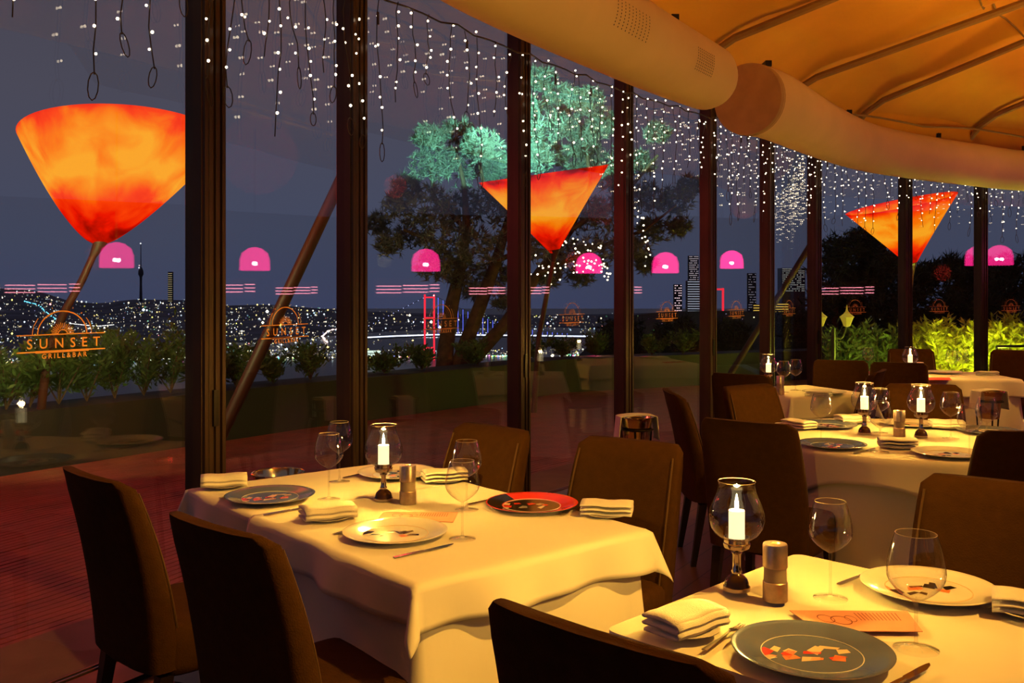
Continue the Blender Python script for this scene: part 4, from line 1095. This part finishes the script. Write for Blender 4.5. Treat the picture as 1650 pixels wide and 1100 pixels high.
def hill(px, t, extra=0):
    ysh = HY+(CH+60.5)*FPX/855; yl = lerp_list(shore, px); ysk = lerp_list(sky_l, px)
    ys = yl+(ysk-yl)*t; r0 = (CH+60)*FPX/(yl-HY); y = r0*(2300/r0)**t
    return Vector(((px-825)/FPX*y, y, CH+(HY-ys)/FPX*y-extra))
b = MB(); b.sheet(lambda u, v: hill(-900+3500*u, v, .5), 160, 20)
b.sheet(lambda u, v: (hill(-900+3500*u, 1, .5)-Vector((0, 0, 60*v))+Vector((0, 200*v, 0))), 160, 1)
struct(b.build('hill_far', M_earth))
M_city = emat('city_light', (1, 1, 1), 1.0, attr=True)
cols = [((1, .85, .55), 5), ((1, .93, .8), 5), ((.75, .9, 1), 3.5), ((1, .75, .25), 3), ((1, .9, .2), 1.6), ((.45, .75, 1), 1.2), ((.3, 1, .6), .25), ((1, .3, .3), .3), ((.5, .5, 1), .5)]
def pick(rr):
    t = rr.uniform(0, sum(c[1] for c in cols))
    for c, w_ in cols:
        t -= w_
        if t <= 0: return c
    return cols[0][0]
def citylights(label, x0, x1, n, seed):
    rr = random.Random(seed); b = MB()
    for _ in range(n):
        px = rr.uniform(x0, x1); t = rr.random(); t = t if rr.random() < .75 else rr.random()*.15
        if rr.random() < .5: t = round(t*14)/14+rr.uniform(-.012, .012); t = min(.99, max(.003, t))
        dens = .5+.5*noise.noise(Vector((px*.02, t*6, seed)))
        if rr.random() > dens*1.5: continue
        p = hill(px, t)+Vector((0, -3, 2.0)); rad = (.50+1.15*rr.random()**3)/FPX*p.y; s = rr.choice([.25, .5, 1.0, 3])
        if rr.random() < .02: rad *= 1.8; s = 4
        c = pick(rr); b.octa(p, rad, tuple(x*s for x in c))
    # the lit waterfront
    for _ in range(int((x1-x0)*.55)):
        px = rr.uniform(x0, x1)
        if noise.noise(Vector((px*.012, 3, seed))) < -.12: continue
        p = hill(px, rr.uniform(.0, .035))+Vector((0, -3, 1.5)); b.octa(p, rr.uniform(.8, 1.7)/FPX*p.y, tuple(x*rr.choice([1, 4]) for x in rr.choice([(1, .95, .8), (.8, .93, 1), (1, .8, .45)])))
    return tag(b.build('city_lights', M_city, smooth=False), label, 'city lights', 'city lights on the far shore', 'stuff')
citylights('dense city lights on the hillside left of the first wide post', -60, 330, 3000, 1)
citylights('dense city lights on the hillside under the leaning pole', 340, 560, 1500, 2)
citylights('city lights on the far shore behind the bridge', 560, 1000, 1700, 3)
# cyan-lit road and bright arcs on the hill
def streak(pts, rpx, c, label, n=40, jit=1.5):
    b = MB()
    for k in range(n):
        t = k/(n-1)*(len(pts)-1); i = min(int(t), len(pts)-2); f = t-i
        x = pts[i][0]+(pts[i+1][0]-pts[i][0])*f+R.uniform(-jit, jit); t_ = pts[i][1]+(pts[i+1][1]-pts[i][1])*f
        p = hill(x, t_)+Vector((0, -4, 3)); b.octa(p, R.uniform(.5, 1.2)*rpx/FPX*p.y, c)
    return tag(b.build('street_lights', M_city, smooth=False), label, 'street lights', None, 'stuff')
streak([(42, .83), (65, .79), (80, .70), (98, .62)], 1.2, (.35, 1.6, 2.2), 'cyan-lit road climbing the far left hill', 34)
streak([(115, .62), (150, .60), (185, .60)], .8, (2, 1.9, 1.8), 'thin bright white road line on the left hill', 90, .5)
streak([(528, .30), (520, .42), (532, .55), (556, .60)], 1.3, (3, 2.2, 2.0), 'curved bright motorway on the far shore left of the second post', 60)
streak([(640, .46), (700, .42), (740, .55), (760, .50)], 1.0, (1.6, 1.6, 2.0), 'bright road lights behind the bridge', 70)
streak([(215, .01), (250, .01), (300, .02)], 1.8, (3, 3, 2.7), 'bright white waterfront below the mosque', 50)
# mosque
M_white = emat('floodlit_marble', (.9, 1, .85), 2.2)  # walls glow by emission in place of floodlights
p = hill(238, .01)+Vector((0, -6, 0)); r = empty('mosque', p); tag(r, 'small floodlit white mosque on the far shore at the left', 'mosque')
s = p.y/FPX
b = MB(); b.box((0, 0, 3*s), (26*s, 8*s, 6*s)); b.build('hall', M_white, r, smooth=False)
b = MB(); b.lathe([(5*s, 6*s), (4.6*s, 8*s), (2.5*s, 10*s), (0, 11*s)], 16, c=(3*s, 0, 0)); b.build('dome', M_white, r)
for x in (-13, 9):
    b = MB(); b.lathe([(.9*s, 0), (.8*s, 15*s), (1.2*s, 15.5*s), (.6*s, 16*s), (.05*s, 21*s)], 10, c=(x*s, 0, 0)); b.build('minaret', M_white, r)
# white lit waterfront hall
p = hill(600, .01)+Vector((0, -8, 0)); s = p.y/FPX; r = empty('waterfront_hall', p); tag(r, 'brightly lit white hall on the far waterfront right of the second post', 'building')
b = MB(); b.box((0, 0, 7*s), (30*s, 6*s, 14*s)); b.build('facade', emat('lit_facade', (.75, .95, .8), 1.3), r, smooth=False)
b = MB(); b.box((0, -3.2*s, 5*s), (26*s, .4*s, 1.2*s)); b.box((0, -3.2*s, 10*s), (26*s, .4*s, 1.2*s)); b.build('balcony', M_planter, r, smooth=False)
# towers on the skyline
M_tower = mat('tower_concrete', (.05, .05, .07), .8)
def mast(px, ybot, ytop, label):
    p = hill(px, .97); s = p.y/FPX; r = empty('broadcast_tower', p); tag(r, label, 'tower'); hgt = (ybot-ytop)*s
    b = MB(); b.lathe([(2.6*s, -5*s), (1.8*s, .30*hgt), (2.0*s, .42*hgt), (4.2*s, .47*hgt), (3.8*s, .53*hgt), (1.8*s, .58*hgt), (.8*s, .60*hgt), (.5*s, hgt)], 12); b.build('shaft', M_tower, r)
    for q, c in ((1.0, (3, 3, 3)), (.58, (2.5, 2.5, 3)), (.62, (1.5, 1, 1))):
        b = MB(); b.octa((R.uniform(-2, 2)*s, -3*s, q*hgt), 1.1*s, c); b.build('beacon', M_city, r, smooth=False)
mast(227, 478, 385, 'tall thin broadcast tower on the left skyline')
p = hill(275, .95); s = p.y/FPX; r = empty('lit_high_rise', p); tag(r, 'narrow lit high-rise right of the broadcast tower', 'building')
b = MB(); b.box((0, 0, 24*s), (7*s, 5*s, 52*s)); b.build('block', M_tower, r, smooth=False)
for k in range(14):
    b = MB(); b.box((0, -2.7*s, (3+k*3.4)*s), (6.4*s, .2*s, .8*s)); b.build('lit_floor', emat('floor_amber', (1, .8, .4), .45) if k == 0 else bpy.data.materials['floor_amber'], r, smooth=False)
# high-rises on the right
def highrise(px, ytop, ybot, wpx, yy, floors, col, es, label, cols_=0):
    s = yy/FPX; z0 = CH+(HY-ybot)*s; z1 = CH+(HY-ytop)*s
    r = empty('high_rise', ((px-825)*s, yy, z0-30*s)); tag(r, label, 'building', 'lit high-rises on the right hill')
    b = MB(); b.box((0, 0, (z1-z0)/2+15*s), (wpx*s, wpx*s*.6, z1-z0+30*s)); b.build('block', M_tower, r, smooth=False)
    me_ = emat('win', col, es)
    for k in range(floors):
        z = 30*s+(z1-z0)*(k+.5)/floors; b = MB(); n = cols_ or 1
        for j in range(n):
            if n > 1 and R.random() < .25: continue
            b.box((((j+.5)/n-.5)*wpx*s*.94, -wpx*s*.3-.15*s, z), (wpx*s*.94/n*(.62 if n > 1 else 1), .3*s, max(.55*s, (z1-z0)/floors*.34)))
        if b.v: b.build('lit_floor', me_, r, smooth=False)
highrise(1092, 458, 502, 13, 900, 11, (1, .72, .80), 1.2, 'slim tower with pinkish lit columns under the pink reflection', 4)
highrise(1118, 452, 503, 24, 880, 13, (.75, .80, 1), .50, 'broad tower with pale lit floors left of the fifth post')
highrise(1117, 412, 452, 16, 892, 12, (.9, .75, .85), .7, 'tower top speckled with window lights left of the fifth post', 8)
highrise(1211, 440, 505, 13, 900, 16, (.6, .55, .7), .35, 'dim tower with faint windows left of the sixth post', 6)
highrise(1258, 488, 520, 22, 480, 8, (1, .62, .10), .9, 'low building with amber lit floors right of the sixth post')
highrise(1275, 432, 470, 38, 960, 12, (.8, .8, .75), .55, 'pale speckled tower right of the sixth post', 14)
highrise(1218, 490, 522, 10, 470, 8, (1, .62, .10), .9, 'narrow amber lit building left of the sixth post')
highrise(1400, 503, 530, 50, 400, 6, (.9, .95, .85), .8, 'low building with white strip-lit floors behind the dark trees', 3)
highrise(1500, 500, 512, 30, 400, 3, (.95, .9, .85), .7, 'low strip-lit building left of the far right post')
highrise(1610, 440, 470, 44, 700, 9, (.9, .95, .8), .6, 'speckled building under the pink reflection at the right edge', 16)
# nearer dark hill on the right
near_l = [(930, 580), (960, 540), (990, 512), (1040, 505), (1080, 502), (1150, 500), (1230, 503), (1320, 500), (1450, 515), (1700, 505), (2200, 500)]
def nhill(px, t): 
    y = 150+300*t; yb = HY+(CH+40)*FPX/150*.9; yt = lerp_list(near_l, px); ys = yb+(yt-yb)*(t**.5); return Vector(((px-825)/FPX*y, y, CH+(HY-ys)/FPX*y))
b = MB(); b.sheet(lambda u, v: nhill(925+1250*u, v), 60, 14)
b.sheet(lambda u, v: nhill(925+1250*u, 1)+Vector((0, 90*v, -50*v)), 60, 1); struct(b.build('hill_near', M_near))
b = MB()
for _ in range(260):
    px = R.uniform(960, 1700); t = R.uniform(.12, .98); p = nhill(px, t)+Vector((0, -2, 1)); b.octa(p, R.uniform(.35, 1.3)*R.random()**.5/FPX*p.y, tuple(x*R.choice([.6, 2, 4]) for x in pick(R)))
tag(b.build('hillside_lights', M_city, smooth=False), 'scattered lights on the dark nearer hill at the right', 'city lights', None, 'stuff')

# ------------------------------------------------------------------ suspension bridge
M_bred = emat('red_floodlit_steel', (1, .03, .06), 1.25)  # emission stands in for red floodlight falling on the steel
M_bdeck = emat('deck_lamps', (.75, .82, 1), 2.6)
M_bblue = emat('blue_cable_lamps', (.12, .16, 1), 1.8)
M_bsteel = mat('bridge_steel', (.05, .05, .08), .6)
BY = 880; s = BY/FPX
r = empty('suspension_bridge', P(691, 580, BY)); tag(r, 'lit suspension bridge with red tower and white roadway across the strait', 'bridge'); bo = Vector(r.location)
tw = MB(); z0 = -60-bo.z; ht = P(0, 475, BY).z
def leg(px, yb=582, yt=474): 
    b = MB(); a = P(px, yb, BY)-bo; c = P(px, yt, BY)-bo; b.box((a+c)/2, (2.9*s, 3*s, (c-a).z)); b.build('tower_leg', M_bred, r, smooth=False)
leg(684.5); leg(699.5)
for yc in (479, 512, 560): 
    b = MB(); c = P(692, yc, BY)-bo; b.box(c, (13*s, 2*s, 2.4*s)); b.build('cross_beam', M_bred, r, smooth=False)
b = MB(); b.octa(P(699, 476, BY-4)-bo, 1.3*s, (4, 3, 3)); b.build('beacon', M_city, r, smooth=False)
b = MB(); b.tube([P(560, 545, BY)-bo, P(640, 541, BY)-bo, P(700, 539, BY)-bo, P(830, 540, BY)-bo, P(965, 542, BY)-bo], .9*s, 6); b.build('roadway', M_bdeck, r)
b = MB(); b.tube([P(560, 547.5, BY)-bo, P(640, 543.5, BY)-bo, P(700, 541.5, BY)-bo, P(830, 542.5, BY)-bo, P(965, 544.5, BY)-bo], 1.2*s, 6); b.build('deck_girder', M_bsteel, r)
def cabley(px):                          # main cables either side of the tower
    if px < 690: t = (690-px)/130; return 476+66*t
    t = (px-700)/260; return 476+62*(1-(1-t)**2.3)
b = MB(); b.tube([P(x, cabley(x), BY)-bo for x in range(565, 960, 12)], .35*s, 5); b.build('main_cable', M_bsteel, r)
b = MB()
for x in range(570, 690, 8): b.octa(P(x, cabley(x), BY-2)-bo, .75*s, (1.0, 1.1, 2.0))
b.build('cable_lamps', M_city, r, smooth=False)
for x in range(706, 950, 8):
    y = cabley(x)
    if y > 537: break
    b = MB(); b.tube([P(x, y, BY)-bo, P(x, 539, BY)-bo], .42*s, 4); b.build('hanger', M_bblue, r)
# second pylon seen beyond the right hill
r = empty('bridge_pylon', P(1163, 500, 1200)); tag(r, 'red floodlit bridge pylon above the dark hill at the right', 'bridge'); bo = Vector(r.location); s = 1200/FPX
for px, w_ in ((1150, 2.4), (1165, 3)):
    b = MB(); a = P(px, 520, 1200)-bo; c = P(px, 464, 1200)-bo; b.box((a+c)/2, (w_*s, 3*s, (c-a).z)); b.build('tower_leg', M_bred, r, smooth=False)
b = MB(); b.box(P(1157.5, 466, 1200)-bo, (15*s, 2*s, 3*s)); b.build('cross_beam', M_bred, r, smooth=False)
